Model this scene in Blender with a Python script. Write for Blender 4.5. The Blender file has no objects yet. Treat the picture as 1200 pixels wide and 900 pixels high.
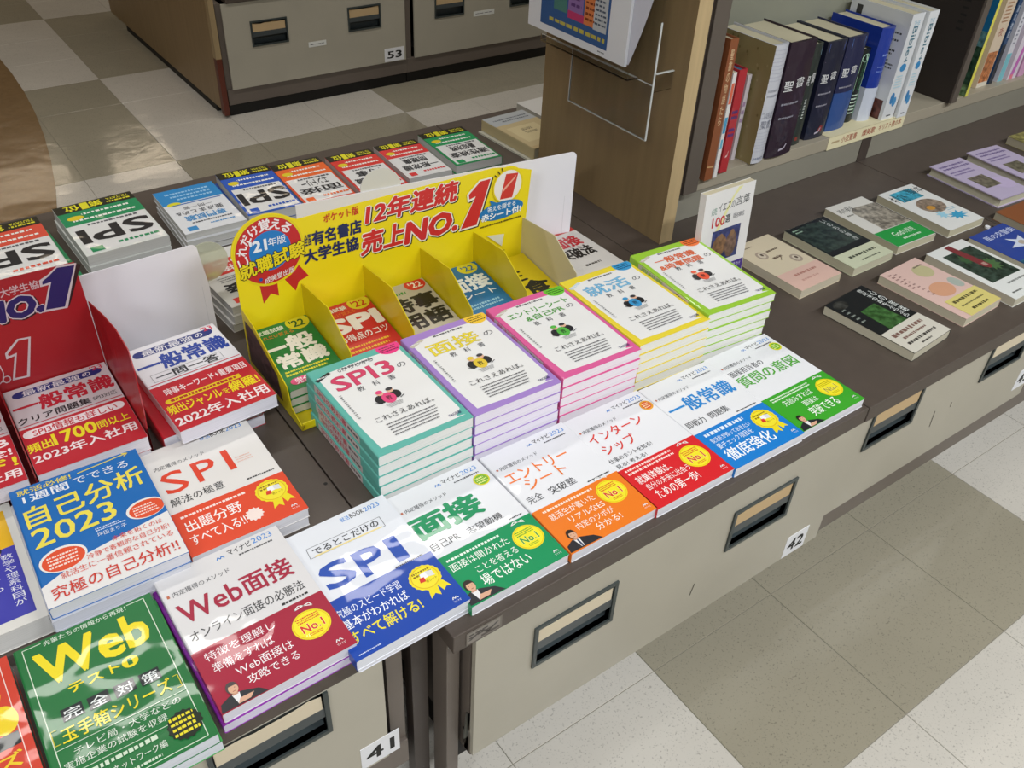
import bpy, math, random
from mathutils import Matrix, Vector
random.seed(7)
SC = bpy.context.scene
COL = SC.collection

# ------------------------------------------------------------------ camera
cam_d = bpy.data.cameras.new('camera'); cam = bpy.data.objects.new('camera', cam_d); COL.objects.link(cam)
cam.location = (-0.35016784, -0.5275099, 0.87618743)
cam.rotation_euler = (math.radians(51.73150047), math.radians(-2.59204216), math.radians(-35.53061989))
cam_d.sensor_fit = 'HORIZONTAL'; cam_d.sensor_width = 36.0; cam_d.lens = 36.0 * 1039.088 / 1200.0
cam_d.clip_start = 0.02; cam_d.clip_end = 60
SC.camera = cam
# ------------------------------------------------------------------ view, world, lights
SC.view_settings.view_transform = 'Standard'; SC.view_settings.look = 'None'
SC.view_settings.exposure = -0.15; SC.view_settings.gamma = 1.0; SC.view_settings.use_curve_mapping = False
FLOOR = -0.452
CEIL = 2.35
world = bpy.data.worlds.new('shop_world'); SC.world = world; world.use_nodes = True
world.node_tree.nodes['Background'].inputs[0].default_value = (0.9, 0.93, 1.0, 1)
world.node_tree.nodes['Background'].inputs[1].default_value = 0.3
LAMPS = []
def area(x, y, sx, sy, e, col):
    l = bpy.data.lights.new('ceiling_lamp_light', 'AREA'); l.shape = 'RECTANGLE'; l.size = sx; l.size_y = sy
    l.energy = e; l.color = col
    o = bpy.data.objects.new('ceiling_lamp_light', l); COL.objects.link(o); o.location = (x, y, CEIL - 0.075)
    LAMPS.append((x, y, sx, sy))
COOL = (0.93, 0.97, 1.0); NEUT = (1.0, 0.97, 0.92); WARM = (1.0, 0.82, 0.60)
for xx in (-2.6, -0.6, 1.4, 3.4):
    area(xx, -1.6, 1.2, 0.22, 56, COOL)
for xx in (-1.8, -0.3, 1.2, 2.7):
    area(xx, 1.85, 1.2, 0.12, 12.5, NEUT)
for yy, ee in ((5.0, 3.5), (8.6, 9)):
    for xx in (-1.6, 0.4, 2.0, 4.2):
        area(xx, yy, 1.2, 0.12, ee, WARM)

# ------------------------------------------------------------------ materials
def lin(c):
    if isinstance(c, str):
        c = c.lstrip('#'); c = c if len(c) == 6 else ''.join(q * 2 for q in c)
        c = tuple(int(c[i:i + 2], 16) / 255 for i in (0, 2, 4))
    return tuple((v / 12.92 if v <= 0.04045 else ((v + 0.055) / 1.055) ** 2.4) for v in c[:3])
MATS = {}
def mat(c, kind='gloss'):
    key = (c, kind)
    if key in MATS: return MATS[key]
    m = bpy.data.materials.new('%s_%s' % (kind, c)); m.use_nodes = True
    nt = m.node_tree; b = nt.nodes['Principled BSDF']
    rgb = lin(c); b.inputs['Base Color'].default_value = (*rgb, 1)
    N = nt.nodes.new; L = nt.links.new
    def noise_bump(scale, dist, strength=1.0, detail=2):
        g = N('ShaderNodeNewGeometry'); n = N('ShaderNodeTexNoise'); n.inputs['Scale'].default_value = scale
        n.inputs['Detail'].default_value = detail
        bu = N('ShaderNodeBump'); bu.inputs['Distance'].default_value = dist; bu.inputs['Strength'].default_value = strength
        L(g.outputs['Position'], n.inputs['Vector']); L(n.outputs['Fac'], bu.inputs['Height']); L(bu.outputs[0], b.inputs['Normal'])
        return n
    def vary(scale, amt, vec=(1, 1, 1), detail=3):
        g = N('ShaderNodeNewGeometry'); mp = N('ShaderNodeMapping'); mp.inputs['Scale'].default_value = vec
        n = N('ShaderNodeTexNoise'); n.inputs['Scale'].default_value = scale; n.inputs['Detail'].default_value = detail
        r = N('ShaderNodeMapRange'); r.inputs['From Min'].default_value = .3; r.inputs['From Max'].default_value = .7
        r.inputs['To Min'].default_value = 1 - amt; r.inputs['To Max'].default_value = 1 + amt
        mx = N('ShaderNodeVectorMath'); mx.operation = 'SCALE'; mx.inputs[0].default_value = rgb
        L(g.outputs['Position'], mp.inputs[0]); L(mp.outputs[0], n.inputs['Vector']); L(n.outputs['Fac'], r.inputs['Value'])
        L(r.outputs[0], mx.inputs['Scale']); L(mx.outputs[0], b.inputs['Base Color'])
    if kind == 'gloss':      # laminated cover
        b.inputs['Roughness'].default_value = 0.38; b.inputs['Specular IOR Level'].default_value = 0.3; noise_bump(7.5, 0.007, 0.75)
        b.inputs['Coat Weight'].default_value = 0.33; b.inputs['Coat Roughness'].default_value = 0.035; L([n_ for n_ in nt.nodes if n_.type == 'BUMP'][0].outputs[0], b.inputs['Coat Normal'])
    elif kind == 'satin':
        b.inputs['Roughness'].default_value = 0.4; noise_bump(8, 0.002, 0.5)
    elif kind == 'matte':
        b.inputs['Roughness'].default_value = 0.65
    elif kind == 'card':
        b.inputs['Roughness'].default_value = 0.35; noise_bump(6, 0.003, 0.4)
    elif kind == 'pages':
        b.inputs['Roughness'].default_value = 0.8
        tc = N('ShaderNodeTexCoord'); mp = N('ShaderNodeMapping'); mp.inputs['Scale'].default_value = (6, 6, 2600)
        n = N('ShaderNodeTexNoise'); n.inputs['Scale'].default_value = 1.0; n.inputs['Detail'].default_value = 1
        r = N('ShaderNodeMapRange'); r.inputs['From Min'].default_value = .35; r.inputs['From Max'].default_value = .65
        r.inputs['To Min'].default_value = .86; r.inputs['To Max'].default_value = 1.03
        mx = N('ShaderNodeVectorMath'); mx.operation = 'SCALE'; mx.inputs[0].default_value = rgb
        L(tc.outputs['Object'], mp.inputs[0]); L(mp.outputs[0], n.inputs['Vector']); L(n.outputs['Fac'], r.inputs['Value'])
        L(r.outputs[0], mx.inputs['Scale']); L(mx.outputs[0], b.inputs['Base Color'])
    elif kind == 'steel':    # painted steel / laminate
        b.inputs['Roughness'].default_value = 0.42; vary(5, .05); 
    elif kind == 'counter':
        b.inputs['Roughness'].default_value = 0.45; vary(30, .06); noise_bump(400, 0.0003, .3)
    elif kind == 'wood':
        b.inputs['Roughness'].default_value = 0.45; vary(9, .10, (6, 6, .35), 6)
    elif kind == 'clear':
        b.inputs['Roughness'].default_value = 0.03; b.inputs['Transmission Weight'].default_value = 1.0; b.inputs['IOR'].default_value = 1.1
    elif kind == 'clearedge':
        b.inputs['Roughness'].default_value = 0.2; b.inputs['Transmission Weight'].default_value = 0.35; b.inputs['IOR'].default_value = 1.1
    elif kind == 'frost':
        b.inputs['Roughness'].default_value = 0.35; b.inputs['Transmission Weight'].default_value = 0.65; b.inputs['IOR'].default_value = 1.05
    elif kind == 'metal':
        b.inputs['Metallic'].default_value = 1; b.inputs['Roughness'].default_value = 0.3
    elif kind == 'photo':    # printed picture, blotchy
        b.inputs['Roughness'].default_value = 0.3
        g = N('ShaderNodeNewGeometry'); n = N('ShaderNodeTexNoise'); n.inputs['Scale'].default_value = 90; n.inputs['Detail'].default_value = 6
        cr = N('ShaderNodeValToRGB'); e = cr.color_ramp.elements
        e[0].position = .34; e[0].color = (*[v * .45 for v in rgb], 1); e[1].position = .7; e[1].color = (*[min(1, v * 1.6 + .02) for v in rgb], 1)
        L(g.outputs['Position'], n.inputs['Vector']); L(n.outputs['Fac'], cr.inputs[0]); L(cr.outputs[0], b.inputs['Base Color'])
    elif kind in ('tile',):
        b.inputs['Roughness'].default_value = 0.12
        g = N('ShaderNodeNewGeometry')
        n = N('ShaderNodeTexNoise'); n.inputs['Scale'].default_value = 300; n.inputs['Detail'].default_value = 2
        r = N('ShaderNodeMapRange'); r.inputs['From Min'].default_value = .60; r.inputs['From Max'].default_value = .70
        r.inputs['To Min'].default_value = 1.0; r.inputs['To Max'].default_value = .68
        n2 = N('ShaderNodeTexNoise'); n2.inputs['Scale'].default_value = 2.2; n2.inputs['Detail'].default_value = 4
        r2 = N('ShaderNodeMapRange'); r2.inputs['From Min'].default_value = .3; r2.inputs['From Max'].default_value = .7
        r2.inputs['To Min'].default_value = .93; r2.inputs['To Max'].default_value = 1.05
        mu = N('ShaderNodeMath'); mu.operation = 'MULTIPLY'
        mx = N('ShaderNodeVectorMath'); mx.operation = 'SCALE'; mx.inputs[0].default_value = rgb
        L(g.outputs['Position'], n.inputs['Vector']); L(g.outputs['Position'], n2.inputs['Vector'])
        L(n.outputs['Fac'], r.inputs['Value']); L(n2.outputs['Fac'], r2.inputs['Value'])
        L(r.outputs[0], mu.inputs[0]); L(r2.outputs[0], mu.inputs[1]); L(mu.outputs[0], mx.inputs['Scale']); L(mx.outputs[0], b.inputs['Base Color'])
        n3 = N('ShaderNodeTexNoise'); n3.inputs['Scale'].default_value = 7; n3.inputs['Detail'].default_value = 3
        bu = N('ShaderNodeBump'); bu.inputs['Distance'].default_value = .006; bu.inputs['Strength'].default_value = .35
        L(g.outputs['Position'], n3.inputs['Vector']); L(n3.outputs['Fac'], bu.inputs['Height']); L(bu.outputs[0], b.inputs['Normal'])
    MATS[key] = m
    return m

# ------------------------------------------------------------------ mesh builder
_cu = bpy.data.curves.new('type', 'FONT'); _to = bpy.data.objects.new('type', _cu); _tc = {}
def glyphs(s, weight=0.0, shear=0.0):
    k = (s, weight, shear)
    if k not in _tc:
        _cu.body = s; _cu.resolution_u = 2; _cu.offset = weight; _cu.shear = shear
        m = _to.to_mesh()
        V = [(v.co.x, v.co.y) for v in m.vertices]; F = [tuple(p.vertices) for p in m.polygons]
        _to.to_mesh_clear()
        _cu.offset = 0
        if weight:
            m = _to.to_mesh(); W = [(v.co.x, v.co.y) for v in m.vertices]; _to.to_mesh_clear()
        else: W = V
        if not W: W = [(0, 0), (1, 1)]
        bb = (min(v[0] for v in W), min(v[1] for v in W), max(v[0] for v in W), max(v[1] for v in W))
        _tc[k] = (V, F, bb)
    return _tc[k]

class MB:
    def __init__(s): s.v = []; s.f = []; s.m = []; s.ms = []
    def mi(s, m):
        if m not in s.ms: s.ms.append(m)
        return s.ms.index(m)
    def add(s, V, F, m):
        b = len(s.v); s.v += [tuple(p) for p in V]; i = s.mi(m)
        for f in F: s.f.append(tuple(b + k for k in f)); s.m.append(i)
        return s
    def box(s, x0, y0, z0, x1, y1, z1, m):
        V = [(x0, y0, z0), (x1, y0, z0), (x1, y1, z0), (x0, y1, z0), (x0, y0, z1), (x1, y0, z1), (x1, y1, z1), (x0, y1, z1)]
        return s.add(V, [(0, 3, 2, 1), (4, 5, 6, 7), (0, 1, 5, 4), (1, 2, 6, 5), (2, 3, 7, 6), (3, 0, 4, 7)], m)
    def prism(s, pts, a, b, axis, m):
        """pts: 2-D outline, extruded from a to b along axis ('x': pts=(y,z); 'y': pts=(x,z); 'z': pts=(x,y))"""
        def P(p, t): return {'x': (t, p[0], p[1]), 'y': (p[0], t, p[1]), 'z': (p[0], p[1], t)}[axis]
        n = len(pts); V = [P(p, a) for p in pts] + [P(p, b) for p in pts]
        F = [tuple(range(n)), tuple(range(2 * n - 1, n - 1, -1))] + [(i, (i + 1) % n, n + (i + 1) % n, n + i) for i in range(n)]
        return s.add(V, F, m)
    def build(s, name, parent=None, loc=(0, 0, 0), rot=(0, 0, 0), bevel=0, mat4=None):
        me = bpy.data.meshes.new(name); me.from_pydata(s.v, [], s.f)
        for m in s.ms: me.materials.append(m)
        if len(s.ms) > 1: me.polygons.foreach_set('material_index', s.m)
        me.update()
        import bmesh
        bm = bmesh.new(); bm.from_mesh(me)
        if len(bm.faces) < 400: bmesh.ops.recalc_face_normals(bm, faces=bm.faces)
        bm.to_mesh(me); bm.free()
        o = bpy.data.objects.new(name, me); COL.objects.link(o)
        o.location = loc; o.rotation_euler = rot
        if parent is not None: o.parent = parent
        if bevel:
            bv = o.modifiers.new('bevel', 'BEVEL'); bv.width = bevel; bv.segments = 2; bv.limit_method = 'ANGLE'
        return o

def thing(name, label, cat, loc=(0, 0, 0), rz=0, rx=0, group=None):
    o = bpy.data.objects.new(name, None); COL.objects.link(o); o.empty_display_size = .05
    o.location = loc; o.rotation_euler = (math.radians(rx), 0, math.radians(rz))
    o['label'] = label; o['category'] = cat
    if group: o['group'] = group
    return o
def tag(o, label, cat, group=None):
    o['label'] = label; o['category'] = cat
    if group: o['group'] = group
    return o
def struct(o): o['kind'] = 'structure'; return o

# ------------------------------------------------------------------ flat print
class Print:
    """flat ink layers in mm of a nominal 148x210 sheet; mapped by fn(x_mm, y_mm, layer)->xyz"""
    def __init__(s, fn, W=148., H=210., kind='gloss', clip=True):
        s.mb = MB(); s.fn = fn; s.k = 0; s.W = W; s.H = H; s.kind = kind; s.clip = clip
    def _c(s, p):
        if s.clip: return (min(max(p[0], .3), s.W - .3), min(max(p[1], .3), s.H - .3))
        return p
    def poly(s, pts, c, kind=None):
        s.k += 1; pts = [s._c(p) for p in pts]
        s.mb.add([s.fn(x, y, s.k) for x, y in pts], [tuple(range(len(pts)))], mat(c, kind or s.kind)); return s
    def rect(s, x0, y0, x1, y1, c, kind=None): return s.poly([(x0, y0), (x1, y0), (x1, y1), (x0, y1)], c, kind)
    def ell(s, cx, cy, rx, ry, c, n=28, kind=None):
        return s.poly([(cx + rx * math.cos(2 * math.pi * i / n), cy + ry * math.sin(2 * math.pi * i / n)) for i in range(n)], c, kind)
    def star(s, cx, cy, r, c, n=14, q=.86, ry=None):
        ry = ry or r
        return s.poly([(cx + (1 if i % 2 else q) * r * math.cos(math.pi * i / n), cy + (1 if i % 2 else q) * ry * math.sin(math.pi * i / n)) for i in range(2 * n)], c)
    def line(s, pts, w, c):
        s.k += 1
        for (a, b) in zip(pts[:-1], pts[1:]):
            dx, dy = b[0] - a[0], b[1] - a[1]; L = math.hypot(dx, dy) or 1; nx, ny = -dy / L * w / 2, dx / L * w / 2
            q = [(a[0] + nx, a[1] + ny), (b[0] + nx, b[1] + ny), (b[0] - nx, b[1] - ny), (a[0] - nx, a[1] - ny)]
            s.mb.add([s.fn(x, y, s.k) for x, y in [s._c(p) for p in q]], [(0, 1, 2, 3)], mat(c, s.kind))
        return s
    def frame(s, x0, y0, x1, y1, w, c): return s.line([(x0, y0), (x1, y0), (x1, y1), (x0, y1), (x0, y0)], w, c)
    def text(s, t, x0, y0, x1, y1, c, w=.0, sh=0., rot=0., out=None, ow=.05, shadow=None, skew=0.):
        if shadow:
            s.text(t, x0 + shadow[1], y0 + shadow[2], x1 + shadow[1], y1 + shadow[2], shadow[0], w + (ow if out else 0), sh, rot, skew=skew)
        if out: s.text(t, x0, y0, x1, y1, out, w + ow, sh, rot, skew=skew)
        V, F, bb = glyphs(t, 0., sh); s.k += 1
        ax = (x1 - x0) / max(bb[2] - bb[0], 1e-6); ay = (y1 - y0) / max(bb[3] - bb[1], 1e-6)
        cx, cy = (x0 + x1) / 2, (y0 + y1) / 2; ca, sa = math.cos(math.radians(rot)), math.sin(math.radians(rot))
        offs = [(0, 0)]
        if w > 0:       # heavier strokes: the same glyph laid down again slightly shifted
            q = w * .8; offs = [(0, 0)] + [(q * math.cos(math.pi * (2 * k + 1) / m_), q * math.sin(math.pi * (2 * k + 1) / m_)) for m_ in ((4,) if w < .05 else (8,)) for k in range(m_)]
        for j, (ox_, oy_) in enumerate(offs):
            out_ = []
            for vx, vy in V:
                X = x0 + (vx + ox_ - bb[0]) * ax - cx; Y = y0 + (vy + oy_ - bb[1]) * ay - cy + X * skew
                X, Y = X * ca - Y * sa + cx, X * sa + Y * ca + cy
                X, Y = s._c((X, Y)); out_.append(s.fn(X, Y, s.k + j * .06))
            s.mb.add(out_, F, mat(c, s.kind))
        return s
    def vtext(s, t, x0, y0, x1, y1, c, w=.0):
        n = len(t); h = (y1 - y0) / n
        for i, ch in enumerate(t):
            if ch in ' 　': continue
            yt = y1 - i * h; s.text(ch, x0, yt - h * .9, x1, yt - h * .06, c, w); s.k -= 1
        s.k += 1; return s
    def greek(s, x0, y0, x1, y1, n, c, fill=.5, seed=1, rag=.25):
        """rows of lettering too small to read: broken strokes"""
        R = random.Random(seed); h = (y1 - y0) / n; s.k += 1; V = []; F = []
        for i in range(n):
            y = y0 + (i + .5) * h; x = x0; xe = x1 - (x1 - x0) * R.random() * rag
            while x < xe:
                w = h * fill * R.uniform(.5, 1.1); hh = h * fill * R.uniform(.35, .5)
                b = len(V); V += [s.fn(*s._c(q), s.k) for q in ((x, y - hh), (min(x + w, xe), y - hh), (min(x + w, xe), y + hh), (x, y + hh))]
                F.append((b, b + 1, b + 2, b + 3)); x += w + h * fill * R.uniform(.15, .4)
        s.mb.add(V, F, mat(c, s.kind)); return s
    def build(s, name, parent, label=None):
        o = s.mb.build(name, parent)
        if label: o['label'] = label
        return o
EPS = 0.00004
def fn_top(W, D, T):       # front cover of a lying book
    return lambda x, y, k: (x / 148. * W, y / 210. * D, T + 0.00008 + k * EPS)

# ------------------------------------------------------------------ the book
def book(label, x, y, rz, z, W, D, T, cover='#eeeeee', spine='L', draw=None, pages='#e9e8e6', group=None, rx=0, kind='gloss',
         flip=False, spine_draw=None, name='paperback_book', hard=False, band=None, band_draw=None, badge=None):
    """lying book: local x right 0..W, y 0..D towards its head, z 0..T. flip = turned to face the far side"""
    a = math.radians(rz)
    if flip:
        X = x + W * math.cos(a) - D * math.sin(a); Y = y + W * math.sin(a) + D * math.cos(a)
        r = thing(name, label, 'book', (X, Y, z), rz + 180, rx, group)
    else:
        r = thing(name, label, 'book', (x, y, z), rz, rx, group)
    t = .0022 if hard else .0006; e = .003 if hard else .0006
    def X_(u): return u if spine == 'L' else W - u
    q = min(.0022, T * .3)
    o = [(W, 0), (q, 0), (q * .3, q * .3), (0, q), (0, T - q), (q * .3, T - q * .3), (q, T), (W, T)]
    i = [(W, T - t), (q + t * .5, T - t), (t, T - q - t * .5), (t, q + t * .5), (q + t * .5, t), (W, t)]
    pts = [(X_(u), v) for u, v in o + i]
    MB().prism(pts, 0, D, 'y', mat(cover, kind)).build('cover', r)
    pm = mat(pages, 'pages')
    if hard:   # fore-edge hollow
        n = 6; prof = [(t, t), (W - e, t)]
        prof = [(t, t + .0001)] + [(W - e - .004 * math.sin(math.pi * k / n), t + (T - 2 * t) * k / n) for k in range(n + 1)] + [(t, T - t - .0001)]
        MB().prism([(X_(u), v) for u, v in prof], e, D - e, 'y', pm).build('page_block', r)
    else:
        x0, x1 = sorted((X_(t + .0002), X_(W - .0008)))
        MB().box(x0, .0007, t + .00005, x1, D - .0007, T - t - .00005, pm).build('page_block', r)
    if draw:
        p = Print(fn_top(W, D, T), kind=kind); draw(p); p.build('front_print', r)
    if spine_draw:
        s = -1 if spine == 'L' else 1; xs = 0 if spine == 'L' else W
        p = Print(lambda u, v, k: (xs + s * (.00008 + k * EPS), D - u * D / 100., v * T / 10.), 100, 10, kind=kind)
        spine_draw(p); p.build('spine_print', r)
    if band:   # paper band round the foot of the book: height fraction, colour
        h, bc = band; g = .00035
        o2 = [(W + (g if spine == 'R' else 0), T + g)]
        bo = MB()
        pr = [(W, -.0), (-g, -.0), (-g, T + g), (W, T + g), (W, T), (0, T), (0, 0), (W, 0)]
        pr = [(W, T + g), (-g, T + g), (-g, .0001), (0, .0001), (0, T), (W, T)]
        bo.prism([(X_(u), v) for u, v in pr], -.0, h * D, 'y', mat(bc, kind)); bb = bo.build('paper_band', r)
        if band_draw:
            p = Print(fn_top(W, D, T + g), kind=kind); band_draw(p); p.build('band_print', bb)
    return r

# ------------------------------------------------------------------ room shell
dk = mat('#999280', 'tile'); lt = mat('#c7c1b7', 'tile')
struct(MB().box(-6, -5, FLOOR - .12, 8, 12, FLOOR - .0012, mat('#8a8577', 'matte')).build('floor'))
floor = bpy.data.objects['floor']
far = MB()
def tile_mesh(m):
    b = MB(); g = .0006; c = .0006; T = .3
    V = [(g, g, -.0011), (T - g, g, -.0011), (T - g, T - g, -.0011), (g, T - g, -.0011),
         (g, g, -c), (T - g, g, -c), (T - g, T - g, -c), (g, T - g, -c),
         (g + c, g + c, 0), (T - g - c, g + c, 0), (T - g - c, T - g - c, 0), (g + c, T - g - c, 0)]
    F = [(8, 9, 10, 11)] + [(i, (i + 1) % 4, 4 + (i + 1) % 4, 4 + i) for i in range(4)] + [(4 + i, 4 + (i + 1) % 4, 8 + (i + 1) % 4, 8 + i) for i in range(4)]
    b.add(V, F, m); o = b.build('floor_tile', floor); return o
protos = {True: tile_mesh(dk), False: tile_mesh(lt)}
first = {True: True, False: True}
nt_ = 0
for iy in range(-20, 40):
    for ix in range(-21, 25):
        x = .42 + .3 * ix; y = -.275 + .3 * iy
        d = ((ix // 3) + (iy // 3)) % 2 == 0
        seen = (-2 <= ix <= 8 and -3 <= iy <= 17)
        if ix <= 1 and 0 <= iy <= 3 and ix > -5 and seen and x + .3 < 1.5: pass
        if seen and nt_ < 290:
            nt_ += 1
            if first[d]: o = protos[d]; first[d] = False
            else: o = protos[d].copy(); COL.objects.link(o); o.parent = floor
            o.location = (x, y, FLOOR + random.uniform(-.0001, .0001))
        else:
            g = .0008
            far.add([(x + g, y + g, FLOOR - .0001), (x + .3 - g, y + g, FLOOR - .0001), (x + .3 - g, y + .3 - g, FLOOR - .0001), (x + g, y + .3 - g, FLOOR - .0001)], [(0, 1, 2, 3)], dk if d else lt)
far.add([(-6, -5, FLOOR - .001)] * 3, [], dk)
fo = far.build('distant_tiles', floor); fo['kind'] = 'stuff'
# round wood-look vinyl area let into the floor at the left
n = 160; R = 5.9
wd = MB(); wc = mat('#7f6545', 'wood').copy(); wc.name = 'wood_vinyl'
wc.node_tree.nodes['Principled BSDF'].inputs['Roughness'].default_value = .14
_nt = wc.node_tree
_n = _nt.nodes.new('ShaderNodeTexNoise'); _n.inputs['Scale'].default_value = 7; _g = _nt.nodes.new('ShaderNodeNewGeometry')
_b = _nt.nodes.new('ShaderNodeBump'); _b.inputs['Distance'].default_value = .006; _b.inputs['Strength'].default_value = .4
_nt.links.new(_g.outputs['Position'], _n.inputs['Vector']); _nt.links.new(_n.outputs['Fac'], _b.inputs['Height']); _nt.links.new(_b.outputs[0], _nt.nodes['Principled BSDF'].inputs['Normal'])
pts = [(-5.76 + R * math.cos(2 * math.pi * i / n), 3.55 + R * math.sin(2 * math.pi * i / n)) for i in range(n)]
pts = [(max(x, -5.95), max(min(y, 11.9), -4.9)) for x, y in pts]
wd.prism(pts, FLOOR + .0002, FLOOR + .0014, 'z', wc); struct(wd.build('trim_1'))

wl = mat('#a89c86', 'matte')
struct(MB().box(-6, 11.9, FLOOR, 8, 12, CEIL, wl).build('wall_back'))
struct(MB().box(-6, -5, FLOOR, 8, -4.9, CEIL, wl).build('wall_front'))
struct(MB().box(-6, -4.9, FLOOR, -5.9, 11.9, CEIL, wl).build('wall_left'))
struct(MB().box(7.9, -4.9, FLOOR, 8, 11.9, CEIL, wl).build('wall_right'))
struct(MB().box(-6, -5, CEIL, 8, 12, CEIL + .1, mat('#c9c6bc', 'matte')).build('ceiling'))

# ------------------------------------------------------------------ counter units
BR = mat('#50463f', 'counter'); PANEL = mat('#aea899', 'steel'); FR = mat('#6a6058', 'steel'); BLK = mat('#15120f', 'matte')
HF = mat('#39403f', 'satin'); HD = mat('#3c4446', 'satin'); CARD = mat('#c3a77e', 'matte'); HB = mat('#43494b', 'satin')
DK2 = mat('#453b35', 'steel')
def holed(x0, x1, z0, z1, y, t, holes, m):
    """vertical board with rectangular openings, front face at y (facing -y)"""
    b = MB(); xs = sorted({x0, x1, *[h[0] for h in holes], *[h[1] for h in holes]}); zs = sorted({z0, z1, *[h[2] for h in holes], *[h[3] for h in holes]})
    for i in range(len(xs) - 1):
        for j in range(len(zs) - 1):
            cx, cz = (xs[i] + xs[i + 1]) / 2, (zs[j] + zs[j + 1]) / 2
            if any(h[0] < cx < h[1] and h[2] < cz < h[3] for h in holes): continue
            b.box(xs[i], y, zs[j], xs[i + 1], y + t, zs[j + 1], m)
    return b
def cabinet(label, x0, w, yf, depth, ztop, zdrop, number=None, px=(.04, .735), hx=(.116, .486), top_h=.031, cards=(1, 1), strip=None, group=None, body_in=0, zb_=None, hz=None, rail=(-.30, -.245), pl=(.085, -.30)):
    """one unit: carcase, drawer front with two pull openings, plinth. yf = face of the drawer"""
    r = thing('drawer_cabinet', label, 'cabinet', (x0, yf, FLOOR), 0, 0, group)
    Z = lambda z: z - FLOOR + ztop
    b = MB()   # carcase
    b.box(body_in, .012, Z(rail[0]), .022 + body_in, depth, Z(-top_h), FR); b.box(w - .022, .012, Z(rail[0]), w, depth, Z(-top_h), FR)
    b.box(body_in, depth - .01, Z(-.30), w, depth, Z(-top_h), FR); b.box(.022 + body_in, .03, Z(-.30), w - .022, depth - .01, Z(-.28), BLK)
    b.build('carcase', r)
    MB().box(body_in, .006, Z(rail[0]), w, .022, Z(rail[1]), FR).build('lower_rail', r, bevel=.001)
    MB().box(body_in + (.03 if pl[0] > .05 else .004), pl[0], .0008, w - (.02 if pl[0] > .05 else 0), depth - .06, Z(rail[0]), BLK).build('plinth', r)
    zt, zb = -.031 if zdrop else -.004, -.246 - zdrop
    zt = -.0315
    hz1, hz0 = -.027 - zdrop, -.113 - zdrop
    if hz1 > zt: hz1 = zt - .0005
    if zb_: zb = zb_
    if hz: hz0, hz1 = hz
    holes = [(h, h + .142, Z(hz0), Z(hz1)) for h in hx]
    dr = holed(px[0], px[1], Z(zb), Z(zt), 0, .008, [(a + .006, c - .006, d + .006, e - (.006 if zdrop or hz else 0)) for a, c, d, e in holes], PANEL).build('drawer_front', r)
    for k, (a, c, d, e) in enumerate(holes):
        f = MB(); tk = .006
        f.box(a, -.003, d, c, .004, d + tk, HF)
        if zdrop or hz: f.box(a, -.003, e - tk, c, .004, e, HF)
        f.box(a, -.003, d + tk, a + tk, .004, e - (tk if zdrop or hz else 0), HF); f.box(c - tk, -.003, d + tk, c, .004, e - (tk if zdrop or hz else 0), HF)
        # recess walls
        f.box(a + tk, .022, d + tk, c - tk, .024, e, HD); f.box(a + tk, .004, d + tk - .002, c - tk, .022, d + tk, HD)
        f.box(a + tk - .002, .004, d + tk, a + tk, .022, e, HD); f.box(c - tk, .004, d + tk, c - tk + .002, .022, e, HD)
        zc = d + .034
        f.box(a + tk, -.001, zc, c - tk, .004, zc + .017, HB)
        f.build('handle', dr)
        n = 8; lo = zc + .017; hi = e - .002 - (.006 if zdrop or hz else 0)
        R = random.Random(int(x0 * 100) + k)
        top = [(a + tk + .002 + (c - a - 2 * tk - .004) * i / n, min(hi, hi - .005 * R.random())) for i in range(n + 1)]
        MB().prism([(a + tk + .002, lo), (c - tk - .002, lo)] + top[::-1], -.0008, .0002, 'y', CARD if cards[k] else mat('#d6c8ae', 'matte')).build('paper_slip', r)
    if number:
        nx0, nx1, nz0, nz1, s, t = number
        pr = Print(lambda u, v, k: (nx0 + u / 148 * (nx1 - nx0), -.0009 - k * EPS, Z(nz0) + v / 210 * (nz1 - nz0)), kind='matte')
        pr.mb.box(nx0, -.0008, Z(nz0), nx1, 0, Z(nz1), mat('#e6e6ea', 'matte')); pr.text(s, 22, 50, 126, 160, '#1a1a1a', w=.035)
        pr.build('number_label', r)
    if strip:
        sx0, sx1, sz0, sz1 = strip
        pr = Print(lambda u, v, k: (sx0 + u / 148 * (sx1 - sx0), -.0009 - k * EPS, Z(sz0) + v / 210 * (sz1 - sz0)), kind='matte')
        pr.mb.box(sx0, -.0008, Z(sz0), sx1, 0, Z(sz1), mat('#dfe0dc', 'matte')); pr.greek(14, 60, 134, 150, 1, '#3a3a44', .3)
        pr.build('name_strip', r)
    return r
U = .775
cabinet('grey drawer cabinet numbered 41, nearest the camera at lower left', -.83, U + .005, .041, 1.2, 0, 0, (.708, .764, -.241, -.193, '41', 0), px=(.04, .748), hx=(.115, .5345), cards=(0, 0))
cabinet('grey drawer cabinet numbered 42, its drawer front hanging low', 0.012, .748, 0.0, 1.28, 0, .046, (.652, .708, -.290, -.238, '42', 0), px=(.012, .746), hx=(.103, .474), cards=(0, 1), body_in=.012)
cabinet('grey drawer cabinet numbered 43, right of cabinet 42 with black scuffs', .765, .775, .004, 1.28, 0, 0, (.60 - .015, .64, -.215, -.165, '43', 0), px=(-.004, .64), hx=(.042, .396), cards=(1, 0))
cabinet('grey drawer cabinet beyond cabinet 43 at right edge', 1.545, .775, .004, 1.28, 0, 0)
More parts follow.
